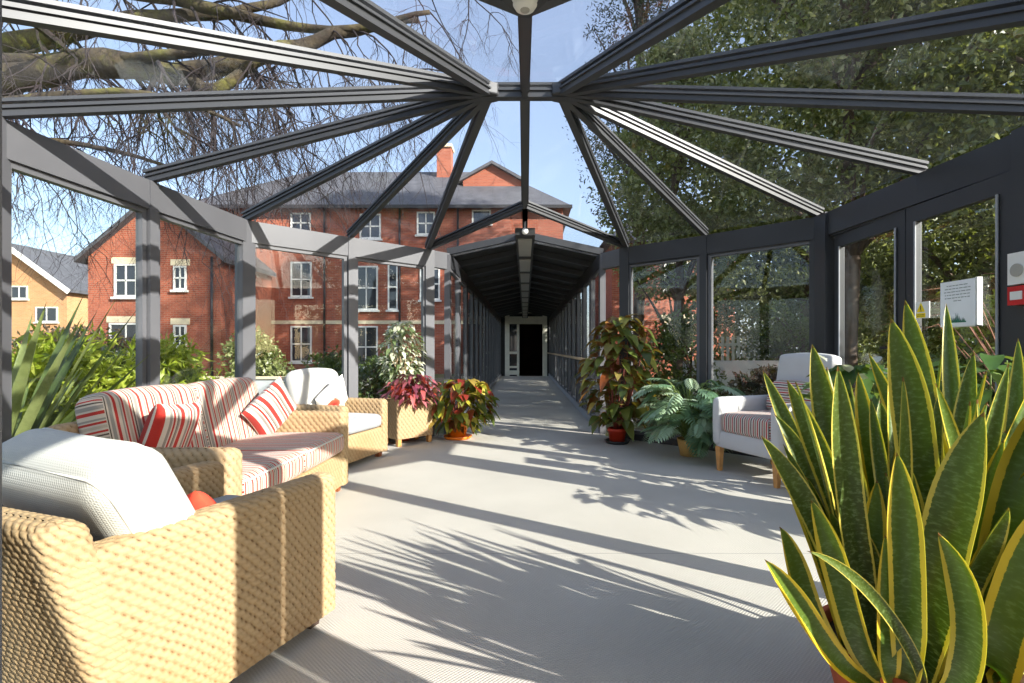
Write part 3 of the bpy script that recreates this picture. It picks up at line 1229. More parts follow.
# sofa ----------------------------------------------------------
SX, SY, SW, SD = -1.735, 3.07, 1.54, .82
so = wicker_seat('wicker_sofa', 'two seat woven sofa with red and cream striped cushions along the left windows', 'sofa',
                 (SX, SY, 0), math.radians(-90), SW, SD, .59, .70, .11, .0065, lean=.04, foot='red_wood', cs=1.4)
for k, xx in enumerate((.335, -.335)):
    c = rbox(.66, .66, .15, .045, 18, .06).build('seat_cushion', M['stripe_seat'], so, True)
    put(c, (xx, .085, .37), (0, 0, 0))
    piping(.66, .66, .15, .045, .055).build('piping', M['piping_cream'], c, True)
    c = rbox(.70, .17, .46, .06, 20, .03).build('back_cushion', M['stripe'], so, True)
    put(c, (xx * 1.03, -.27, .61), (math.radians(13), 0, 0))

for (x, y, z, rx, ry, rz2, lab) in ((-1.86, 2.66, .60, 0, 0, 0, 'red striped square cushion standing upright at the near end of the sofa'),
                                    (-1.80, 3.62, .62, 0, 0, 45, 'red striped square cushion turned on its corner at the far end of the sofa')):
    cu = throw(.36 if not rz2 else .36, .13).build('throw_cushion', M['stripe_bold'], None, True)
    tag(cu, lab, 'cushion', 'striped cushions on the sofa')
    m = Matrix.Translation((x, y, z)) @ Matrix.Rotation(math.radians(-90 + (0 if not rz2 else -18)), 4, 'Z') @ Matrix.Rotation(math.radians(72), 4, 'X') @ Matrix.Rotation(math.radians(-45 if rz2 else 4), 4, 'Z')
    cu.matrix_world = m

# far armchair --------------------------------------------------
fx, fy = .964, -.265
TH3 = math.atan2(-fx, fy)
W3, D3 = .74, .66
xa, ya_ = (math.cos(TH3), math.sin(TH3)), (fx, fy)
o3 = (-1.546 - W3 / 2 * xa[0] - D3 / 2 * ya_[0], 4.33 - W3 / 2 * xa[1] - D3 / 2 * ya_[1], 0)
ch3 = wicker_seat('wicker_armchair', 'woven seagrass armchair with cream cushions beyond the striped sofa', 'armchair', o3, TH3, W3, D3, .56, .64, .095, .0068, lean=.04, foot='red_wood', cs=1.6)
c = rbox(W3 - .2, .54, .13, .04, 14, .06).build('seat_cushion', M['grey_seat'], ch3, True)
put(c, (0, .05, .36), (0, 0, 0))
c = rbox(.66, .15, .48, .07, 18, .06).build('back_cushion', M['cream_smooth'], ch3, True)
put(c, (0, -.21, .61), (math.radians(16), 0, 0))
cu = throw(.36, .12).build('throw_cushion', M['flower'], None, True)
tag(cu, 'small cream cushion with red flower print on the far woven armchair', 'cushion')
cu.matrix_world = Matrix.Translation(o3) @ Matrix.Rotation(TH3, 4, 'Z') @ Matrix.Translation((-.02, -.06, .58)) @ Matrix.Rotation(math.radians(68), 4, 'X') @ Matrix.Rotation(math.radians(-40), 4, 'Z')

# wicker side table ---------------------------------------------
ta, tb_ = Vector((-1.36, 5.44)), Vector((-1.04, 5.79))
ang = math.atan2(tb_.y - ta.y, tb_.x - ta.x)
nrm = Vector((-math.sin(ang), math.cos(ang)))
mid = (ta + tb_) / 2 + nrm * .16
TBL = thing('wicker_side_table', 'square woven side table on short wooden legs under the red leaved plant', 'side table', (mid.x, mid.y, 0), ang)
slab(.47, .32, .08, .50, .0068, rcorner=.02, roundtop=.015, cs=1.6).build('body', M['wicker'], TBL, True)
for sx in (-1, 1):
    for sy in (-1, 1):
        MB().box((sx * .20, sy * .125, .045), (.045, .045, .09)).build('leg', M['wood'], TBL)


# ---------------------------------------------------------------- upholstered chair, right
q0, q1 = Vector((1.69, 4.43)), Vector((1.92, 3.85))      # front feet
dv = (q1 - q0).normalized()
fw = Vector((dv.y, -dv.x))                               # facing
TH4 = math.atan2(-fw.x, fw.y)
c4 = (q0 + q1) / 2 - fw * .30
ch4 = thing('upholstered_armchair', 'off-white upholstered armchair with red striped seat by the right wall', 'armchair', (c4.x, c4.y, 0), TH4)
mb = rbox(.66, .66, .15, .02, 10)
put(mb.build('seat_frame', M['white_uphol'], ch4, True), (0, 0, .275), (0, 0, 0))
for s in (-1, 1):
    mb = rbox(.10, .68, .42, .045, 14, .0)
    put(mb.build('arm', M['white_uphol'], ch4, True), (s * .31, .01, .425), (0, 0, 0))
    for yy in (.31, -.31):
        l = MB()
        x = s * .30
        l.hexa([(x - .016, yy - .016, 0), (x + .016, yy - .016, 0), (x + .016, yy + .016, 0), (x - .016, yy + .016, 0)],
               [(x - .026, yy - .026, .21), (x + .026, yy - .026, .21), (x + .026, yy + .026, .21), (x - .026, yy + .026, .21)])
        l.build('leg', M['wood'], ch4)
mb = rbox(.53, .13, .80, .03, 16, .03)
put(mb.build('backrest', M['white_uphol'], ch4, True), (0, -.33, .60), (math.radians(10), 0, 0))
mb = rbox(.51, .58, .17, .035, 18, .05)
put(mb.build('seat_cushion', M['stripe_chair'], ch4, True), (0, .05, .425), (0, 0, 0))
cu = rbox(.46, .12, .26, .05, 16, .1, stripe='z').build('lumbar_cushion', M['stripe_chair'], None, True)
st = np.zeros(len(cu.data.vertices), np.float32)
co = np.zeros(len(cu.data.vertices) * 3, np.float32)
cu.data.vertices.foreach_get('co', co)
cu.data.attributes['st'].data.foreach_set('value', co.reshape(-1, 3)[:, 2] + 5)
tag(cu, 'striped lumbar cushion leaning on the back of the off-white armchair', 'cushion')
cu.matrix_world = Matrix.Translation((c4.x, c4.y, 0)) @ Matrix.Rotation(TH4, 4, 'Z') @ Matrix.Translation((0, -.20, .635)) @ Matrix.Rotation(math.radians(16), 4, 'X')


# ---------------------------------------------------------------- plants
def unit(v):
    v = np.asarray(v, float)
    return v / max(np.linalg.norm(v), 1e-9)


def leaf(mb, base, d, L, W, droop=.4, fold=.15, rnd=None, shape='ovate', nl=6, upv=(0, 0, 1), wave=0.0):
    """curved leaf blade with a midrib fold"""
    base = np.array(base, float)
    d = unit(d)
    side = np.cross(d, np.array(upv, float))
    if np.linalg.norm(side) < .1:
        side = np.cross(d, (1, 0, 0))
    side = unit(side)
    u_ = np.cross(side, d)
    t_ = np.linspace(0, 1, nl)
    if shape == 'ovate':
        wf = np.sin(PI * t_ ** .7) ** .8
    elif shape == 'heart':
        wf = np.clip(np.sin(PI * (t_ * .92 + .08) ** .62), 0, 1) ** .7
    else:
        wf = np.sin(PI * t_ ** .85)
    wf[0] = max(wf[0], .03)
    wf[-1] = .01
    ctr = base + np.outer(t_ * L, d) - np.outer(droop * L * t_ ** 2, (0, 0, 1))
    P = np.zeros((nl, 3, 3))
    wv = wave * L * np.sin(t_ * 9)
    P[:, 0] = ctr - side * (wf * W / 2)[:, None] + u_ * (fold * wf * W + wv)[:, None]
    P[:, 1] = ctr
    P[:, 2] = ctr + side * (wf * W / 2)[:, None] + u_ * (fold * wf * W - wv)[:, None]
    mb.grid(P, rnd=random.random() if rnd is None else rnd)


def pot(parent, r, h, mat, rim=True, saucer=None, soil=True):
    mb = MB()
    rb = r * .74
    prof = [(0, .004), (rb, .004), (r * .95, h * .78)]
    if rim:
        prof += [(r * 1.03, h * .78), (r * 1.06, h), (r * .96, h), (r * .93, h * .8), (rb * .9, .03), (0, .03)]
    else:
        prof += [(r, h), (r * .93, h), (rb * .9, .03), (0, .03)]
    mb.lathe(prof, (0, 0, 0), 36)
    mb.build('pot', mat, parent, True)
    if saucer:
        m2 = MB()
        m2.lathe([(0, 0), (r * 1.15, 0), (r * 1.35, .035), (r * 1.3, .035), (r * 1.1, .01), (0, .01)], (0, 0, 0), 36)
        m2.build('saucer', saucer, parent, True)
    if soil:
        m3 = MB()
        m3.lathe([(r * .93, h * .86), (r * .6, h * .9), (0, h * .91)], (0, 0, 0), 24)
        m3.build('soil', M['soil'], parent, True)


def bushy(parent, n, rx, ry, z0, z1, L, W, mat, stem, shape='ovate', droop=.5, nstem=14, z_root=.2, wide=.55, nl=6, lean=(0, 0), seed=1, fold=.12):
    """crown of big leaves on stems"""
    rs = random.Random(seed)
    random.seed(seed)
    st = MB()
    fo = MB()
    tips = []
    for k in range(nstem):
        a = rs.uniform(0, 2 * PI)
        rr = rs.uniform(.1, .85)
        zt_ = rs.uniform(z0 + (z1 - z0) * .4, z1)
        p0 = np.array([.03 * math.cos(a), .03 * math.sin(a), z_root])
        p2 = np.array([rx * rr * math.cos(a) + lean[0], ry * rr * math.sin(a) + lean[1], zt_])
        p1 = (p0 + p2) / 2 + np.array([.05 * math.cos(a), .05 * math.sin(a), .08])
        tt = np.linspace(0, 1, 7)[:, None]
        pts = (1 - tt) ** 2 * p0 + 2 * tt * (1 - tt) * p1 + tt ** 2 * p2
        st.tube(pts, np.linspace(.007, .003, 7), 6)
        tips.append(pts)
    st.build('stem', stem, parent, True)
    for k in range(n):
        f = rs.random()
        z = z0 + (z1 - z0) * f
        prof = math.sin(PI * min(1, max(.02, f * .86 + .1))) ** wide
        a = rs.uniform(0, 2 * PI)
        rr = rs.random() ** .45 * prof
        p = np.array([rx * rr * math.cos(a) + lean[0] * f, ry * rr * math.sin(a) + lean[1] * f, z])
        d = np.array([math.cos(a + rs.uniform(-.8, .8)), math.sin(a + rs.uniform(-.8, .8)), rs.uniform(-.6, .55)])
        s_ = rs.uniform(.65, 1.2)
        leaf(fo, p, d, L * s_, W * s_, droop * rs.uniform(.4, 1.4), fold, rs.random(), shape, nl, (rs.uniform(-.3, .3), rs.uniform(-.3, .3), 1))
    return fo.build('foliage', mat, parent, True)


# tall begonia, right of the corridor mouth
t = thing('potted_begonia', 'tall begonia with green and red leaves in red pot on black saucer', 'potted plant', (1.03, 5.70, 0))
pot(t, .105, .17, M['red_glaze'], saucer=M['black'])
bushy(t, 380, .40, .36, .22, 1.42, .14, .11, M['begonia'], M['stem_red'], 'heart', .6, 18, .14, .5, lean=(.06, 0), seed=4)

# lobed philodendron
t = thing('potted_philodendron', 'spreading blue-green plant with deeply lobed leaves in ochre pot', 'potted plant', (1.62, 5.02, 0))
pot(t, .12, .17, M['ochre_pot'], rim=False)
st = MB()
fo = MB()
rs = random.Random(9)
random.seed(9)
for k in range(105):
    a = rs.uniform(0, 2 * PI)
    if k % 2:
        a = rs.uniform(PI * .75, PI * 1.9)
    reach = rs.uniform(.16, .42)
    zt_ = rs.uniform(.22, .80) * (1.08 - reach * .5)
    p0 = np.array([.02 * math.cos(a), .02 * math.sin(a), .14])
    p2 = np.array([reach * math.cos(a), reach * math.sin(a), zt_])
    p1 = np.array([reach * .35 * math.cos(a), reach * .35 * math.sin(a), zt_ * .9 + .08])
    tt = np.linspace(0, 1, 8)[:, None]
    pts = (1 - tt) ** 2 * p0 + 2 * tt * (1 - tt) * p1 + tt ** 2 * p2
    st.tube(pts, np.linspace(.006, .004, 8), 6)
    d = unit((math.cos(a + rs.uniform(-.7, .7)), math.sin(a + rs.uniform(-.7, .7)), rs.uniform(-.7, .5)))
    L = rs.uniform(.12, .22)
    side = unit(np.cross(d, (0, 0, 1)))
    rv = rs.random()
    nlob = 8
    leaf(fo, p2, d, L, .035, .35, .1, rv, 'lance', 6)
    for q in range(nlob):
        f = q / nlob
        b = p2 + d * L * f - np.array([0, 0, .35 * L * f * f])
        ln = L * .52 * math.sin(PI * (.25 + .7 * f)) + .02
        for s in (-1, 1):
            dd = unit(side * s + d * (.35 + f * .7) + np.array([0, 0, .05]))
            leaf(fo, b, dd, ln, ln * .30, .35, .1, rv, 'lance', 5)
st.build('stem', M['stem_green'], t, True)
fo.build('foliage', M['philo'], t, True)

# orange pot
t = thing('potted_coleus', 'mixed yellow green and red leaved plant in bright orange pot and saucer', 'potted plant', (-.79, 6.0, 0))
pot(t, .125, .20, M['orange_glaze'], saucer=M['orange_glaze'])
bushy(t, 330, .40, .30, .16, .70, .125, .085, M['coleus'], M['stem_red'], 'ovate', .8, 12, .17, .5, lean=(.08, -.03), seed=6)

# red plant on the wicker table
t = thing('potted_red_plant', 'magenta and red leaved plant trailing over the woven side table', 'potted plant', (mid.x + .03, mid.y - .05, .505))
pot(t, .08, .11, M['red_glaze'])
bushy(t, 260, .31, .25, -.06, .27, .095, .05, M['magenta'], M['stem_red'], 'lance', .7, 10, .1, .6, lean=(.06, -.06), seed=8)

# variegated fig
t = thing('potted_fig', 'small variegated fig tree with cream and green leaves in red pot', 'potted plant', (mid.x - .10, mid.y + .16, 0))
pot(t, .12, .62, M['red_glaze'])
mb = MB()
for k in range(3):
    a = 2.1 * k
    mb.tube([(.02 * math.cos(a), .02 * math.sin(a), .55), (.03 * math.cos(a + 1), .03 * math.sin(a + 1), .75), (.05 * math.cos(a), .05 * math.sin(a), 1.05)], [.009, .008, .004], 8)
mb.build('trunk', M['rail_wood'], t, True)
bushy(t, 620, .25, .22, .66, 1.36, .085, .042, M['ficus'], M['rail_wood'], 'lance', .5, 14, .75, .6, seed=5)

# broad leaved plant with white bracts by the door
t = thing('potted_peace_lily', 'broad leaved plant with white flowers beside the glass doors', 'potted plant', (2.30, 3.50, 0))
pot(t, .15, .28, M['terracotta'])
bushy(t, 120, .30, .30, .35, .95, .22, .09, M['lily'], M['stem_green'], 'lance', .5, 16, .25, .5, seed=12)
rs = random.Random(2)
for k in range(9):
    a = rs.uniform(0, 2 * PI)
    fl = MB()
    leaf(fl, (.2 * math.cos(a), .2 * math.sin(a), rs.uniform(.78, .98)), (math.cos(a), math.sin(a), 1.0), .10, .07, .2, .2, rs.random(), 'ovate')
    fl.build('flower', M['bract'], t, True)

# green plant in the terracotta pot behind the sword leaves
t = thing('potted_houseplant', 'leafy green plant in terracotta pot near the right-hand post', 'potted plant', (2.36, 2.60, 0))
pot(t, .17, .40, M['terracotta'])
bushy(t, 150, .30, .30, .45, 1.02, .17, .085, M['lily'], M['stem_green'], 'ovate', .5, 16, .35, .5, seed=15)


# ---------------------------------------------------------------- snake plants
def sword(path, width, rnd, twist=0.0, curl=.22, faceto=None, taper_base=.55):
    """thick sword leaf along a 3D path; width in metres"""
    path = np.asarray(path, float)
    n = 26
    seg = np.concatenate([[0], np.cumsum(np.linalg.norm(np.diff(path, axis=0), axis=1))])
    seg /= seg[-1]
    t_ = np.linspace(0, 1, n)
    # smooth interpolation through the points
    k = len(path)
    if k >= 3:
        co = [np.polyfit(seg, path[:, i], min(3, k - 1)) for i in range(3)]
        P = np.stack([np.polyval(c_, t_) for c_ in co], -1)
    else:
        P = path[0] + np.outer(t_, path[1] - path[0])
    T = np.gradient(P, axis=0)
    T /= np.linalg.norm(T, axis=1)[:, None]
    view = faceto if faceto is not None else np.array([0, 0, H])
    toc = view - P
    toc /= np.linalg.norm(toc, axis=1)[:, None]
    side = np.cross(T, toc)
    side /= np.maximum(np.linalg.norm(side, axis=1), 1e-6)[:, None]
    nor = np.cross(side, T)
    a = twist * (t_ - .3)
    s2 = side * np.cos(a)[:, None] + nor * np.sin(a)[:, None]
    n2 = nor * np.cos(a)[:, None] - side * np.sin(a)[:, None]
    wf = (taper_base + (1 - taper_base) * np.clip(t_ / .4, 0, 1))
    wf = wf * np.where(t_ > .70, np.clip(1 - ((t_ - .70) / .30) ** 1.9, 0, 1) ** .85, 1)
    wf[-1] = .01
    m = 9
    xs = np.linspace(-1, 1, m)
    G = P[:, None] + s2[:, None] * (xs[None, :, None] * (wf * width / 2)[:, None, None]) + n2[:, None] * ((curl * (xs ** 2))[None, :, None] * (wf * width)[:, None, None])
    B = G - n2[:, None] * ((.0035 * (1 - .9 * xs ** 2))[None, :, None] + .0004)
    mb = MB()
    ax = np.repeat(xs[None], n, 0)
    ay = np.repeat(t_[:, None], m, 1)
    mb.grid(G, ax=ax, ay=ay, rnd=rnd)
    mb.grid(B[:, ::-1], ax=ax[:, ::-1], ay=ay, rnd=rnd)
    return mb


SN = (1.06, 1.42)
snake = thing('snake_plant', 'big yellow-edged snake plant in terracotta pot in the right foreground', 'potted plant', (SN[0], SN[1], 0))
pot(snake, .21, .24, M['terracotta'])
SN2 = (1.46, 1.50)
snake2 = thing('snake_plant', 'yellow-edged snake plant in woven basket at the right edge', 'potted plant', (SN2[0], SN2[1], 0))
bk = MB()
n_ = 180
rows = int(.30 / .006)
zz = np.linspace(0, .26, rows)
th_ = np.arange(n_) * 2 * PI / n_
U, Vv = np.meshgrid(th_ * .19, zz)
hh = weave(U * (round(2 * PI * .19 / .03) * .03 / (2 * PI * .19)), Vv)
R_ = .17 + .03 * (zz / .26)[:, None] + .006 * hh
bk.grid(np.stack([R_ * np.cos(th_), R_ * np.sin(th_), np.repeat(zz[:, None], n_, 1)], -1), wrap=True, wk=hh)
bk.build('basket', M['wicker'], snake2, True)
MB().lathe([(.19, .215), (.1, .22), (0, .22)], (0, 0, 0), 24).build('soil', M['soil'], snake2, True)

# (pixels base -> tip, depth at base, depth at tip, width px at mid depth)
LV = [
    ([(940, 690), (932, 520), (925, 420), (905, 300)], 1.46, 1.60, 31),
    ([(925, 690), (921, 520), (912, 420), (891, 318)], 1.40, 1.42, 40),
    ([(950, 690), (953, 520), (952, 400), (946, 303)], 1.55, 1.75, 17),
    ([(950, 690), (955, 540), (964, 440), (974, 352)], 1.42, 1.55, 24),
    ([(880, 690), (858, 560), (845, 460), (838, 366)], 1.30, 1.22, 30),
    ([(890, 690), (862, 560), (836, 460), (812, 344)], 1.50, 1.60, 29),
    ([(890, 690), (866, 580), (826, 470), (787, 380)], 1.46, 1.50, 27),
    ([(880, 700), (850, 600), (805, 500), (761, 436)], 1.34, 1.30, 25),
    ([(880, 730), (848, 670), (805, 612), (765, 560)], 1.28, 1.20, 24),
    ([(885, 710), (842, 660), (803, 590), (780, 527)], 1.36, 1.34, 26),
    ([(905, 690), (890, 560), (870, 450), (858, 372)], 1.58, 1.70, 22),
    ([(925, 690), (935, 590), (960, 490), (984, 412)], 1.18, 1.10, 50),
    ([(962, 720), (970, 640), (963, 580), (938, 534)], 1.10, 1.02, 34),
    ([(905, 700), (908, 620), (905, 540), (897, 452)], 1.16, 1.12, 35),
    ([(930, 700), (905, 640), (862, 585), (808, 551)], 1.16, 1.04, 14),
    ([(880, 700), (852, 610), (818, 530), (784, 478)], 1.40, 1.42, 26),
    ([(885, 700), (858, 640), (835, 560), (811, 500)], 1.24, 1.22, 30),
    ([(885, 700), (876, 620), (874, 540), (877, 480)], 1.30, 1.32, 26),
    ([(885, 720), (888, 640), (888, 590), (885, 535)], 1.18, 1.20, 24),
    ([(890, 700), (850, 580), (815, 490), (774, 414)], 1.52, 1.60, 22),
    ([(960, 700), (960, 560), (940, 470), (930, 395)], 1.58, 1.70, 26),
    ([(915, 700), (912, 560), (893, 470), (880, 400)], 1.62, 1.75, 26),
    ([(945, 700), (930, 620), (918, 560), (912, 470)], 1.30, 1.35, 30),
    ([(900, 700), (898, 560), (905, 470), (915, 398)], 1.5, 1.6, 30),
    ([(930, 710), (940, 640), (945, 590), (943, 550)], 1.26, 1.26, 24),
    ([(870, 700), (858, 630), (845, 560), (830, 470)], 1.46, 1.5, 28),
]
LV2 = [
    ([(985, 700), (996, 560), (1012, 440), (1018, 338)], 1.58, 1.80, 17),
    ([(985, 720), (1000, 600), (1025, 480), (1075, 370)], 1.25, 1.15, 50),
    ([(985, 720), (1012, 610), (1040, 540), (1085, 470)], 1.15, 1.05, 46),
    ([(990, 700), (985, 600), (990, 500), (1006, 430)], 1.5, 1.55, 30),
    ([(1000, 710), (1020, 600), (1050, 500), (1090, 420)], 1.5, 1.6, 46),
    ([(1010, 710), (1040, 560), (1060, 430), (1070, 330)], 1.6, 1.7, 44),
    ([(990, 720), (975, 640), (974, 580), (985, 520)], 1.36, 1.36, 30),
    ([(1010, 720), (1035, 640), (1060, 590), (1100, 545)], 1.3, 1.2, 40),
]
rs = random.Random(21)
for lst, par, S in ((LV, snake, SN), (LV2, snake2, SN2)):
    for px, y0, y1, wpx in lst:
        k = len(px)
        pts = []
        for i, (u, v) in enumerate(px):
            pts.append(np.array(at(u, v, y0 + (y1 - y0) * i / (k - 1))))
        # root the leaf in the soil
        root = np.array([S[0], S[1], .20]) + (np.array([pts[0][0], pts[0][1], .20]) - np.array([S[0], S[1], .20])) * .85
        rr = root[:2] - np.array(S)
        if np.linalg.norm(rr) > .16:
            rr = rr / np.linalg.norm(rr) * .16
        root = np.array([S[0] + rr[0], S[1] + rr[1], .20])
        ps = [root] + pts[1:]
        ps = np.array(ps) - np.array([S[0], S[1], 0])
        wm = .86 * wpx * (y0 + y1) / 2 / F
        cam = np.array([-S[0] + rs.uniform(-.5, .5), -S[1] + rs.uniform(-.2, .3), H])
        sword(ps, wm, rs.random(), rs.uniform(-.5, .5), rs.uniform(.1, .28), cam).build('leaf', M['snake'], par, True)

for par, S, n_x, sd_ in ((snake, SN, 62, 5), (snake2, SN2, 30, 6)):
    rs = random.Random(sd_)
    for k in range(n_x):
        a = rs.uniform(0, 2 * PI) if k % 3 else rs.uniform(PI * 1.0, PI * 1.75)
        r0 = rs.uniform(.03, .16)
        ln = rs.uniform(.5, .9) if k % 3 else rs.uniform(.3, .6)
        sp = rs.uniform(.12, .42)
        ps = [(r0 * math.cos(a), r0 * math.sin(a), .20)]
        for q in (.35, .7, 1.0):
            ps.append(((r0 + sp * ln * q * (.6 + .4 * q)) * math.cos(a), (r0 + sp * ln * q * (.6 + .4 * q)) * math.sin(a), .20 + ln * q * (1 - .12 * sp * q)))
        b = rs.uniform(0, 2 * PI)
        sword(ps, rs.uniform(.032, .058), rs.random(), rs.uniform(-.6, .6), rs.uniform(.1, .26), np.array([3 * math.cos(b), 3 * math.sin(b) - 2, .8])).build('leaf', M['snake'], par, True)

# ---------------------------------------------------------------- outdoors: ground and walls
mb = MB()
mb.box2((-60, -25, -.35), (60, 70, -.12))
struct(mb.build('ground', M['ground']))


def foliage_cloud(centers, radii, n_each, size, rng, flat=.7, aspect=.55, hang=0.0):
    """many rhombic leaves scattered in blobs -> vertices, quads, rnd"""
    C = np.repeat(np.asarray(centers, float), n_each, 0)
    R = np.repeat(np.asarray(radii, float), n_each)
    N = len(C)
    d = rng.normal(size=(N, 3))
    d /= np.linalg.norm(d, axis=1)[:, None]
    r = R * rng.random(N) ** .4
    P = C + d * r[:, None] * np.array([1, 1, flat])
    ax = rng.normal(size=(N, 3)) + np.array([0, 0, -hang])
    ax /= np.linalg.norm(ax, axis=1)[:, None]
    b = rng.normal(size=(N, 3)) + d * .6
    s = np.cross(ax, b)
    s /= np.maximum(np.linalg.norm(s, axis=1), 1e-6)[:, None]
    nrm_ = np.cross(ax, s)
    L = size * rng.uniform(.6, 1.3, N)
    V = np.stack([P, P + ax * (L * .5)[:, None] + s * (L * aspect / 2)[:, None] + nrm_ * (L * .12)[:, None],
                  P + ax * L[:, None], P + ax * (L * .5)[:, None] - s * (L * aspect / 2)[:, None] + nrm_ * (L * .12)[:, None]], 1)
    q = np.arange(N * 4).reshape(N, 4)
    rn = np.repeat(np.clip(rng.random(N) * .8 + np.repeat(rng.random(len(centers)), n_each) * .25, 0, 1), 4)
    return V.reshape(-1, 3), q, rn


def leafy(name, label, cat, loc, height, rad, z0, nblob, n_each, leaf_size, mat, seed, trunk_r=.12, group=None, blob=.55, cone=False, aspect=.55, hang=0.0, trunk=True, squash=1.0):
    rng = np.random.default_rng(seed)
    th = thing(name, label, cat, loc, 0, group)
    f = rng.random(nblob)
    z = z0 + (height - z0) * f
    if cone:
        pr = (1.02 - f) * rad
    else:
        pr = rad * np.sin(PI * np.clip(f * .8 + .18, 0, 1)) ** .6
    a = rng.random(nblob) * 2 * PI
    rr = pr * rng.random(nblob) ** .5
    C = np.stack([rr * np.cos(a) * squash, rr * np.sin(a), z], -1)
    R = blob * rng.uniform(.6, 1.25, nblob)
    V, q, rn = foliage_cloud(C, R, n_each, leaf_size, rng, .7, aspect, hang)
    V[:, 2] = np.maximum(V[:, 2], .02)
    link('foliage', np_mesh('foliage', V, q, {'rnd': rn}), mat, th)
    if trunk:
        mb = MB()
        hh_ = height * .8
        pts = [(rng.normal() * .04 * k, rng.normal() * .04 * k, hh_ * k / 6) for k in range(7)]
        pts[0] = (0, 0, -.05)
        mb.tube(pts, np.linspace(trunk_r, trunk_r * .25, 7), 9)
        for k in range(26):
            j = int(rng.integers(0, nblob))
            zb = max(.3, min(C[j, 2] * .8, hh_ * .9))
            p0 = np.array(pts[min(6, int(zb / hh_ * 6))])
            p1 = (p0 + C[j]) / 2 + np.array([0, 0, .15 * height / 6])
            tt = np.linspace(0, 1, 6)[:, None]
            mb.tube((1 - tt) ** 2 * p0 + 2 * tt * (1 - tt) * p1 + tt ** 2 * C[j], np.linspace(trunk_r * .35, .012, 6), 6)
        mb.build('trunk', M['bark'], th, True)
    return th


GZ = -.12
# trees beyond the right-hand glass
leafy('evergreen_tree', 'glossy dark evergreen tree filling the glass above the white armchair', 'tree', (5.0, 7.9, GZ), 9.5, 2.3, 3.1, 300, 130, .10, M['holly'], 31, .14, blob=.6)
leafy('evergreen_tree', 'leafy evergreen tree close behind the glass doors', 'tree', (6.6, 5.4, GZ), 9.0, 2.3, 3.0, 300, 130, .10, M['holly'], 32, .15, blob=.6)
leafy('evergreen_tree', 'paler evergreen tree behind the right-hand roof panes, farther back', 'tree', (8.4, 9.3, GZ), 12.5, 3.2, 1.2, 320, 110, .13, M['ivy'], 33, .2, blob=.85)
leafy('evergreen_tree', 'evergreen tree left of the white armchair, beyond the corner glass', 'tree', (3.6, 11.8, GZ), 8.2, 1.7, 2.6, 200, 110, .12, M['ivy'], 34, .15, blob=.55)
leafy('evergreen_tree', 'unseen tall evergreen tree off to the right, raised to shade the brick house', 'tree', (10.8, 6.2, GZ), 21.0, 3.6, 8.0, 420, 110, .14, M['holly'], 35, .22, blob=.9)  # unseen; height stretched to cast shade on the gabled house
leafy('evergreen_tree', 'broad evergreen tree farther back on the right', 'tree', (8.0, 14.5, GZ), 18.0, 3.6, 2.2, 400, 110, .17, M['holly'], 36, .22, blob=1.0)  # top raised out of view to shade the long brick building
leafy('conifer_tree', 'dark blue-green conifer rising right of the corridor roof', 'tree', (3.4, 15.5, GZ), 15.0, 1.7, 5.0, 190, 70, .14, M['conifer'], 37, .2, blob=.6, aspect=.3)

# tall hedge closing the right-hand view
rng = np.random.default_rng(61)
hd = thing('garden_hedge', 'tall dark evergreen hedge behind the trees beyond the glass doors', 'hedge', (9.4, 9.0, GZ))
fq = rng.random(520)
C = np.stack([-2.2 + 2.2 * fq + rng.normal(size=520) * .25, -7.5 + 15 * fq, 0.1 + 3.6 * rng.random(520)], -1)
V, q, rn = foliage_cloud(C, np.full(520, .55), 70, .15, rng)
V[:, 2] = np.maximum(V[:, 2], .02)
link('foliage', np_mesh('foliage', V, q, {'rnd': rn}), M['holly'], hd)

hd = thing('garden_hedge', 'dark hedge behind the white picket fence', 'hedge', (7.0, 15.2, GZ))
rng = np.random.default_rng(62)
C = np.stack([-2.0 + 5.5 * rng.random(300), rng.normal(size=300) * .2, .2 + 5.0 * rng.random(300)], -1)
V, q, rn = foliage_cloud(C, np.full(300, .55), 80, .16, rng)
V[:, 2] = np.maximum(V[:, 2], .02)
link('foliage', np_mesh('foliage', V, q, {'rnd': rn}), M['holly'], hd)

# shrubs and low wall on the right
leafy('garden_shrub', 'dark bronze shrub outside the glass behind the white armchair', 'shrub', (3.05, 6.2, GZ), .88, .65, .1, 60, 90, .07, M['bronze_shrub'], 41, .03, blob=.22)
leafy('garden_shrub', 'green shrub outside the glass left of the white armchair', 'shrub', (2.25, 7.4, GZ), 1.6, .5, .1, 50, 90, .07, M['shrub'], 42, .03, blob=.24)
leafy('garden_shrub', 'low green shrub outside the right-hand doors', 'shrub', (4.0, 4.1, GZ), 1.15, .75, .1, 70, 70, .12, M['shrub'], 43, .03, blob=.25)
leafy('garden_shrub', 'bright green shrub in the trees beyond the doors', 'shrub', (5.3, 5.6, GZ), 1.7, .55, .7, 40, 60, .10, M['bamboo'], 44, .03, blob=.25)
leafy('garden_shrub', 'leafy shrub beside the pale wall beyond the corner glass', 'shrub', (4.9, 9.6, GZ), 1.9, .7, .1, 60, 80, .09, M['shrub'], 45, .03, blob=.3)
t = thing('bare_shrub', 'bare reddish twigs of a leafless shrub outside the doors', 'shrub', (3.75, 3.5, GZ))
mb = MB()
rs = random.Random(5)
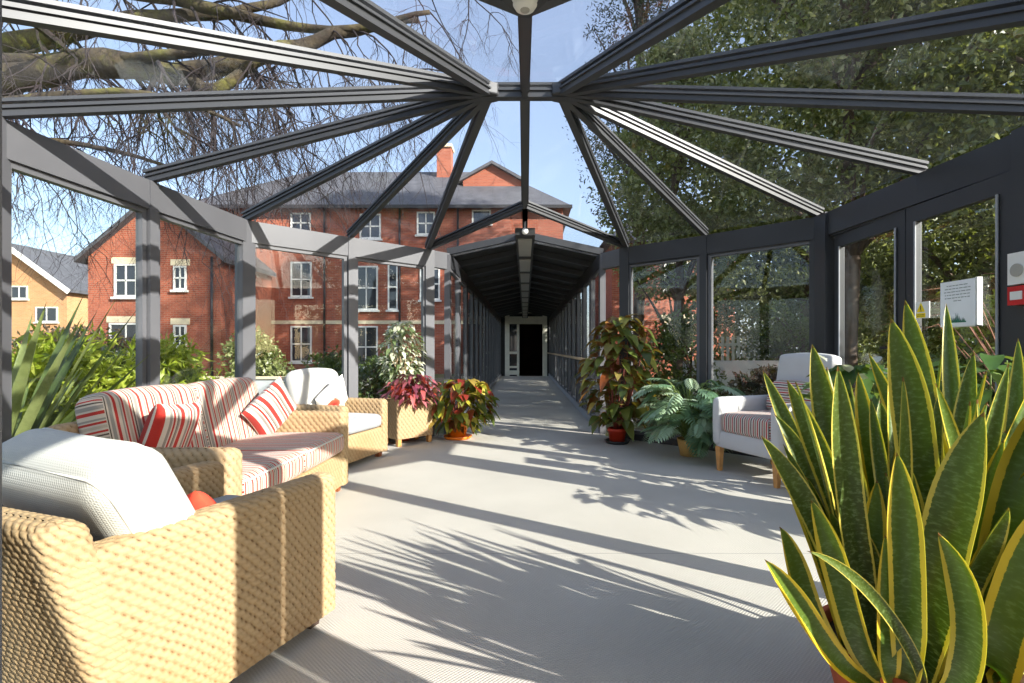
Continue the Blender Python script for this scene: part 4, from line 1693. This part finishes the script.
for k in range(46):
    a = rs.uniform(0, 2 * PI)
    r1 = rs.uniform(.25, .75)
    h1 = rs.uniform(.9, 1.75)
    p = [(0, 0, 0), (r1 * .4 * math.cos(a), r1 * .4 * math.sin(a), h1 * .5), (r1 * math.cos(a + .3), r1 * math.sin(a + .3), h1), (r1 * 1.5 * math.cos(a + .5), r1 * 1.5 * math.sin(a + .5), h1 * rs.uniform(.8, 1.05))]
    mb.tube(p, [.008, .006, .004, .002], 5)
mb.build('branch', M['red_twig'], t, True)
tag(MB().box2((2.6, 8.2, GZ), (4.9, 8.4, .86)).build('garden_wall', M['concrete']), 'low pale garden wall beyond the glass behind the white armchair', 'wall')
t = thing('garden_fence', 'white picket fence far beyond the white armchair', 'fence', (5.2, 13.6, GZ))
for z in (.55, 1.25):
    MB().box2((0, 0, z), (1.9, .04, z + .08)).build('rail', M['white_paint'], t)
for k in range(14):
    MB().box2((.03 + k * .14, -.02, 0), (.10 + k * .14, 0, 1.5)).build('picket', M['white_paint'], t)

# left garden
t = thing('flax_plant', 'big sword-leaved flax clump outside the left windows', 'shrub', (-3.62, 3.35, GZ))
mb = MB()
rs = random.Random(14)
random.seed(14)
for k in range(60):
    a = rs.uniform(0, 2 * PI)
    L = rs.uniform(1.0, 1.95)
    lean = rs.uniform(.1, .8)
    d = unit((lean * math.cos(a), lean * math.sin(a), 1.0))
    leaf(mb, (.08 * math.cos(a), .08 * math.sin(a), 0), d, L, .075, .14 * lean, .22, rs.random(), 'lance', 10)
mb.build('foliage', M['phormium'], t, True)
leafy('garden_shrub', 'yellow-green arching shrub outside the left windows beside the flax', 'shrub', (-4.15, 4.55, GZ), 1.12, .75, .1, 90, 80, .15, M['bamboo'], 51, .03, blob=.3, aspect=.22, hang=.3)
leafy('garden_shrub', 'yellow-green shrub outside behind the striped sofa', 'shrub', (-3.75, 5.3, GZ), 1.15, .6, .1, 60, 80, .13, M['bamboo'], 52, .03, blob=.28, aspect=.22, hang=.3)
leafy('garden_shrub', 'dark green bush by the brick house beyond the flax', 'shrub', (-7.0, 8.4, GZ), 1.0, .9, .1, 70, 80, .1, M['shrub'], 53, .03, blob=.35)
leafy('garden_shrub', 'small bush above the raised bed seen left of the far woven armchair', 'shrub', (-5.2, 9.6, .5), .85, .55, .0, 40, 70, .08, M['ivy'], 54, .03, blob=.25, trunk=False)
leafy('garden_shrub', 'pale leaved bush beyond the corner glass above the far armchair', 'shrub', (-4.75, 9.5, .42), .6, .3, .0, 26, 60, .08, M['ivy'], 55, .03, blob=.2, trunk=False)
leafy('garden_shrub', 'dark green bush outside behind the fig tree', 'shrub', (-2.0, 7.6, GZ), 1.0, .6, .1, 60, 70, .09, M['shrub'], 56, .03, blob=.28)
leafy('garden_shrub', 'rounded bush beyond the glass right of the far woven armchair', 'shrub', (-3.0, 8.0, GZ), 1.0, .6, .1, 50, 70, .09, M['shrub'], 57, .03, blob=.28)
t = thing('raised_bed', 'pale grey raised planting bed in front of the brick houses', 'planter', (0, 0, 0))
MB().box2((-7.0, 9.0, GZ), (-1.9, 9.15, .52)).build('front_wall', M['pale_render'], t)
MB().box2((-7.0, 9.15, GZ), (-1.9, 10.6, .42)).build('soil', M['soil'], t)
MB().box2((-7.05, 8.97, .52), (-1.85, 9.18, .56)).build('coping', M['pale_stone'], t)
leafy('garden_hedge', 'brown-green hedge below the yellow brick house', 'hedge', (-15.5, 17.5, GZ), 1.6, 2.2, .0, 90, 60, .16, M['bronze_shrub'], 58, .05, blob=.6)

# ---------------------------------------------------------------- houses
def win(parent, x0, x1, z0, z1, y, cols=2, rows_=2, lintel=None, depth=.06):
    """white window set in a wall facing -Y at plane y"""
    fr = .07
    mb = MB()
    mb.box2((x0, y - depth, z0), (x0 + fr, y + .05, z1))
    mb.box2((x1 - fr, y - depth, z0), (x1, y + .05, z1))
    mb.box2((x0 + fr, y - depth, z0), (x1 - fr, y + .05, z0 + fr))
    mb.box2((x0 + fr, y - depth, z1 - fr), (x1 - fr, y + .05, z1))
    for i in range(1, cols):
        xx = x0 + (x1 - x0) * i / cols
        mb.box2((xx - .025, y - depth * .8, z0 + fr), (xx + .025, y + .03, z1 - fr))
    for i in range(1, rows_):
        z_ = z0 + (z1 - z0) * i / rows_
        mb.box2((x0 + fr, y - depth * .8, z_ - .03), (x1 - fr, y + .03, z_ + .03))
    mb.box2((x0 - .08, y - .12, z0 - .09), (x1 + .08, y + .02, z0))
    o = mb.build('window', M['white_paint'], parent)
    MB().box2((x0 + .03, y - .02, z0 + .03), (x1 - .03, y - .01, z1 - .03)).build('pane', M['dark_pane'], o)
    if lintel:
        MB().box2((x0 - .12, y - .03, z1 + .02), (x1 + .12, y + .02, z1 + lintel)).build('lintel', M['pale_stone'], parent)
    return o


def gable(mb, x0, x1, y0, y1, ze, za, over=.25, th=.16):
    """pitched roof with ridge along Y"""
    xm = (x0 + x1) / 2
    k = (za - ze) / (xm - x0)
    for s, xe in ((-1, x0 - over), (1, x1 + over)):
        zl = ze - k * over
        a = [(xm, y0 - over, za), (xe, y0 - over, zl), (xe, y1 + over, zl), (xm, y1 + over, za)]
        if s < 0:
            a = a[::-1]
        mb.hexa(a, [(p[0], p[1], p[2] + th) for p in a])


def gable_wall(mb, x0, x1, y0, y1, z0, ze, za):
    xm = (x0 + x1) / 2
    mb.box2((x0, y0, z0), (x1, y1, ze))
    mb.add([(x0, y0, ze), (x1, y0, ze), (xm, y0, za), (x0, y1, ze), (x1, y1, ze), (xm, y1, za)], [(0, 3, 5, 2), (1, 2, 5, 4)], [(0, 1, 2), (3, 5, 4)])


# main building
YM = 24.0
km = YM / F
bM = thing('brick_building', 'long red brick building with slate roof and white windows beyond the conservatory', 'building', (-6, YM, 0))
bM.location = (0, 0, 0)
ux = lambda u, y=YM: (u - U0) * y / F
vz = lambda v, y=YM: H + (V0 - v) * y / F
mb = MB()
x0, x1, ze = -15.8, ux(563), vz(208)
mb.box2((x0, YM, -.2), (x1, YM + 9, ze))
mb.build('wall', M['brick'], bM)
mb = MB()
zr = H + (V0 - 172) * (YM + 4.5) / F
ya, yb, ym = YM - .4, YM + 9.4, YM + 4.5
P = [(x0 - .4, ya, ze), (x1 + .4, ya, ze), (x1 + .4, yb, ze), (x0 - .4, yb, ze), (x0 + 3.6, ym, zr), (x1 - 3.2, ym, zr)]
mb.add(P, [(0, 1, 5, 4), (2, 3, 4, 5), (3, 2, 1, 0)], [(1, 2, 5), (3, 0, 4)])
mb.build('roof', M['slate'], bM)
MB().box2((x0 - .4, ya - .08, ze - .12), (x1 + .4, ya + .06, ze + .03)).build('gutter', M['lead'], bM)
MB().box2((x0, YM - .03, vz(324)), (x1, YM, vz(320.5))).build('band_course', M['pale_stone'], bM)
for (a, b, c_, d_, cols, rw) in ((291, 312, 326, 362, 2, 2), (354, 378, 326, 368, 2, 2), (388, 398, 326, 368, 1, 2), (291, 312, 262, 297, 2, 2), (355, 378, 266, 310, 2, 2), (388, 398, 264, 310, 1, 2),
                                 (291, 311, 213, 233, 2, 2), (360, 381, 214, 239, 2, 2), (417, 435, 212, 235, 2, 2), (472, 491, 210, 224, 1, 1), (240, 262, 326, 362, 2, 2), (420, 440, 268, 300, 2, 2)):
    win(bM, ux(a), ux(b), vz(d_), vz(c_), YM, cols, rw)
for u in (325, 400, 458):
    MB().tube([(ux(u), YM - .08, 0), (ux(u), YM - .08, ze)], .05, 8).build('downpipe', M['lead'], bM, True)
MB().box2((ux(438, 28), 28 - .4, 9.4), (ux(452, 28), 28 + .4, H + (V0 - 150) * 28 / F)).build('chimney', M['brick'], bM)
MB().box2((ux(437, 28), 28 - .5, H + (V0 - 150) * 28 / F), (ux(453, 28), 28 + .5, H + (V0 - 147) * 28 / F)).build('chimney_cap', M['pale_stone'], bM)
yb_ = 26.2
mb = MB()
gable_wall(mb, ux(463, yb_), ux(521, yb_), yb_, yb_ + 4, 8.0, vz(181, yb_), vz(165, yb_))
mb.build('dormer_wall', M['brick'], bM)
mb = MB()
gable(mb, ux(463, yb_), ux(521, yb_), yb_, yb_ + 4, vz(181, yb_), vz(165, yb_))
mb.build('dormer_roof', M['slate'], bM)

# projecting gabled house
YW = 20.0
bW = thing('brick_house', 'red brick gabled house with white windows beyond the left windows', 'house', (0, 0, 0))
xw0, xw1 = ux(88, YW), ux(221, YW)
zew, zaw = vz(257, YW), vz(201, YW)
mb = MB()
gable_wall(mb, xw0, xw1, YW, YM - .02, -.2, zew, zaw)
mb.build('wall', M['brick'], bW)
mb = MB()
gable(mb, xw0, xw1, YW, YM - .48, zew, zaw, .3, .18)
mb.build('roof', M['slate'], bW)
for (a, b, c_, d_, cols, rw, li) in ((115, 138, 264, 297, 2, 2, .26), (110, 143, 323, 352, 2, 1, .26), (174, 187, 266, 290, 2, 2, .26), (174, 187, 325, 347, 2, 2, .26)):
    win(bW, ux(a, YW), ux(b, YW), vz(d_, YW), vz(c_, YW), YW, cols, rw, li)
MB().tube([(ux(213, YW), YW - .08, 0), (ux(213, YW), YW - .08, zew)], .05, 8).build('downpipe', M['lead'], bW, True)

# yellow brick house far left
YY = 32.0
bY = thing('brick_house', 'yellow brick house with white bargeboards far beyond the left window', 'house', (0, 0, 0))
xm_ = ux(10, YY)
xr_ = ux(67, YY)
xl_ = 2 * xm_ - xr_
mb = MB()
gable_wall(mb, xl_, xr_, YY, YY + 9, -.2, vz(288, YY), vz(246, YY))
mb.build('wall', M['yellow_brick'], bY)
mb = MB()
gable(mb, xl_, xr_, YY, YY + 9, vz(288, YY), vz(246, YY), .4, .2)
mb.build('roof', M['slate'], bY)
mb = MB()
for s in (-1, 1):
    mb.bar((xm_, YY - .42, vz(246, YY) - .12), (xm_ + s * (xr_ - xm_ + .4), YY - .42, vz(288, YY) - .42), .05, .3)
mb.build('bargeboard', M['white_paint'], bY)
for (a, b, c_, d_) in ((11, 28, 286, 299), (36, 58, 307, 322)):
    win(bY, ux(a, YY), ux(b, YY), vz(d_, YY), vz(c_, YY), YY, 2, 1)

# brick house on the right
YH = 20.0
bR = thing('brick_house', 'red brick house glimpsed through trees beyond the right corner glass', 'house', (0, 0, 0))
mb = MB()
mb.box2((ux(612, YH), YH, -.2), (ux(735, YH), YH + 7, 5.2))
mb.build('wall', M['brick'], bR)
mb = MB()
xa0, xa1 = ux(612, YH), ux(735, YH)
P = [(xa0 - .4, YH - .4, 5.2), (xa1 + .4, YH - .4, 5.2), (xa1 + .4, YH + 7.4, 5.2), (xa0 - .4, YH + 7.4, 5.2), (xa0 + 2, YH + 3.5, 7.6), (xa1 - 2, YH + 3.5, 7.6)]
mb.add(P, [(0, 1, 5, 4), (2, 3, 4, 5), (3, 2, 1, 0)], [(1, 2, 5), (3, 0, 4)])
mb.build('roof', M['slate'], bR)
win(bR, ux(664, YH), ux(690, YH), vz(352, YH), vz(323, YH), YH, 2, 1, .32)
win(bR, ux(664, YH), ux(690, YH), vz(290, YH), vz(262, YH), YH, 2, 2, .32)

# ---------------------------------------------------------------- bare tree overhead, left
rs = random.Random(77)
bt = thing('bare_tree', 'big leafless tree with mossy limbs and drooping twigs over the left roof', 'tree', (-12.5, 7.2, GZ))
OFF = np.array([-12.5, 7.2, GZ])
limbs = []


def curve_pts(pts, n=24):
    pts = np.asarray(pts, float)
    seg = np.concatenate([[0], np.cumsum(np.linalg.norm(np.diff(pts, axis=0), axis=1))])
    seg /= seg[-1]
    t_ = np.linspace(0, 1, n)
    # Catmull-Rom through the points
    out = []
    for t in t_:
        i = min(len(pts) - 2, max(0, int(np.searchsorted(seg, t, 'right') - 1)))
        f = (t - seg[i]) / max(seg[i + 1] - seg[i], 1e-9)
        p0, p1, p2, p3 = pts[max(0, i - 1)], pts[i], pts[i + 1], pts[min(len(pts) - 1, i + 2)]
        out.append(.5 * ((2 * p1) + (-p0 + p2) * f + (2 * p0 - 5 * p1 + 4 * p2 - p3) * f * f + (-p0 + 3 * p1 - 3 * p2 + p3) * f ** 3))
    return np.array(out)


def px(lst):
    return [np.array(at(u, v, y)) - OFF for u, v, y in lst]


trunk = MB()
trunk.tube(curve_pts([(0, 0, -.05), (.1, 0, 1.2), (.25, .1, 3.2), (.5, 0, 5.4), (.9, -.2, 7.6), (1.2, -.3, 10)], 20), np.linspace(.5, .16, 20), 14)
trunk.build('trunk', M['moss_bark'], bt, True)
LIMB = [
    ([(-60, 92, 7.2), (30, 74, 7.0), (110, 62, 6.8), (180, 72, 6.8), (255, 58, 6.8), (330, 36, 7.0), (420, 20, 7.2)], .15, .03),
    ([(-60, 60, 8.2), (10, 46, 8.0), (60, 34, 7.8), (140, 18, 7.6), (220, 14, 7.6), (300, -6, 7.8)], .13, .03),
    ([(-60, -10, 8.0), (60, -14, 7.6), (150, -6, 7.4), (235, 14, 7.2), (330, 30, 7.0), (430, 12, 7.0)], .10, .02),
    ([(180, 72, 6.8), (215, 90, 6.6), (262, 60, 6.6), (320, 60, 6.6), (390, 78, 6.6)], .06, .015),
    ([(110, 62, 6.8), (170, 54, 6.5), (250, 50, 6.4), (340, 70, 6.4), (420, 74, 6.5)], .05, .012),
    ([(-60, 110, 6.5), (40, 98, 6.4), (120, 92, 6.3), (190, 104, 6.2), (240, 126, 6.2)], .05, .012),
    ([(-40, -60, 7.0), (100, -60, 6.8), (240, -50, 6.8), (360, -30, 7.0), (470, -10, 7.2)], .09, .02),
    ([(-60, 150, 7.5), (30, 140, 7.4), (110, 150, 7.4), (180, 170, 7.4)], .04, .012),
]
for lst, r0, r1 in LIMB:
    P = curve_pts(px(lst), 30)
    P = P + np.array([[rs.uniform(-.04, .04) for _ in range(3)] for _ in range(30)]) * (r0 * 4)
    p_in = np.array([.45, 0, max(3.5, min(8.0, P[0][2] - .4))])
    full = np.vstack([curve_pts([p_in, (p_in + P[0]) / 2 + np.array([0, 0, .3]), P[0]], 8)[:-1], P])
    rad = np.linspace(r0 * 1.3, r1, len(full))
    mb = MB()
    mb.tube(full, rad * 1.5, 10)
    mb.build('limb', M['moss_bark'], bt, True)
    limbs.append((full, rad))

tw = MB()


def twig(p, d, L, r, lev):
    n = 7 if lev < 2 else 5
    pts = [p]
    for i in range(n - 1):
        d = unit(d + np.array([rs.uniform(-.38, .38), rs.uniform(-.38, .38), rs.uniform(-.34, .26) - .14]))
        pts.append(pts[-1] + d * L / (n - 1))
    tw.tube(np.array(pts), np.linspace(r, r * .35, n), 5 if lev == 0 else (4 if lev == 1 else 3), cap=False)
    if lev >= 3:
        return
    kids = (5, 4, 3)[lev]
    for k in range(kids):
        j = rs.randrange(1, n)
        dd = unit(d * .6 + np.array([rs.uniform(-1, 1), rs.uniform(-1, 1), rs.uniform(-1.0, .35)]))
        twig(pts[j], dd, L * rs.uniform(.4, .7), r * .5, lev + 1)


for full, rad in limbs:
    for k in range(15):
        j = rs.randrange(9, len(full))
        d = unit(np.array([rs.uniform(-.2, 1.0), rs.uniform(-.8, .8), rs.uniform(-1.0, .3)]))
        twig(full[j], d, rs.uniform(.9, 2.0), max(.011, rad[j] * .35), 0)
o = tw.build('twigs', M['twig'], bt, False)
o['kind'] = 'stuff'

for o in list(COL.objects):
    if o.parent is None and 'label' in o and 'group' not in o:
        g = {'evergreen_tree': 'evergreen trees on the right', 'garden_shrub': 'shrubs in the garden', 'garden_hedge': 'garden hedges',
             'brick_house': 'brick houses beyond the garden', 'snake_plant': 'snake plants in the foreground', 'wicker_armchair': 'woven armchairs'}.get(o.name.split('.')[0])
        if g:
            o['group'] = g

# ---------------------------------------------------------------- sun, sky, camera
EL_, HX, HY = math.radians(25), -.84, .54
hl = math.hypot(HX, HY)
sd = Vector((HX / hl * math.cos(EL_), HY / hl * math.cos(EL_), -math.sin(EL_)))
L = bpy.data.lights.new('sun', 'SUN')
L.energy = 7.6
L.angle = math.radians(.53)
L.color = (1.0, .96, .90)
lo = bpy.data.objects.new('sun', L)
COL.objects.link(lo)
lo.rotation_euler = sd.to_track_quat('-Z', 'Y').to_euler()
lo.location = (8, -6, 12)

W = bpy.data.worlds.new('sky')
SC.world = W
W.use_nodes = True
nt = W.node_tree
bg = nt.nodes['Background']
sky = nt.nodes.new('ShaderNodeTexSky')
sky.sky_type = 'NISHITA'
sky.sun_disc = False
sky.sun_elevation = EL_
sky.sun_rotation = math.atan2(-HX, -HY)
sky.air_density = 1.0
sky.dust_density = 1.5
sky.ozone_density = 1.5
mix = nt.nodes.new('ShaderNodeMix')
mix.data_type = 'RGBA'
mix.inputs[0].default_value = .27
mix.inputs[7].default_value = (3.7, 4.1, 5.6, 1)
nt.links.new(sky.outputs[0], mix.inputs[6])
nt.links.new(mix.outputs[2], bg.inputs['Color'])
bg.inputs['Strength'].default_value = .195

cam = bpy.data.cameras.new('camera')
cam.sensor_width = 36
cam.lens = F / 1024 * 36
cam.shift_x = -(U0 - 512) / 1024
cam.shift_y = (V0 - 341.5) / 1024
cam.clip_start = .05
cam.clip_end = 500
co = bpy.data.objects.new('camera', cam)
COL.objects.link(co)
co.location = (0, 0, H)
co.rotation_euler = (PI / 2, 0, 0)
SC.camera = co
SC.view_settings.view_transform = 'Standard'
SC.view_settings.look = 'None'
SC.view_settings.gamma = 1.0
SC.view_settings.use_curve_mapping = False
SC.view_settings.exposure = 0.7
SC.cycles.max_bounces = 8
SC.cycles.transparent_max_bounces = 24
SC.cycles.use_denoising = True
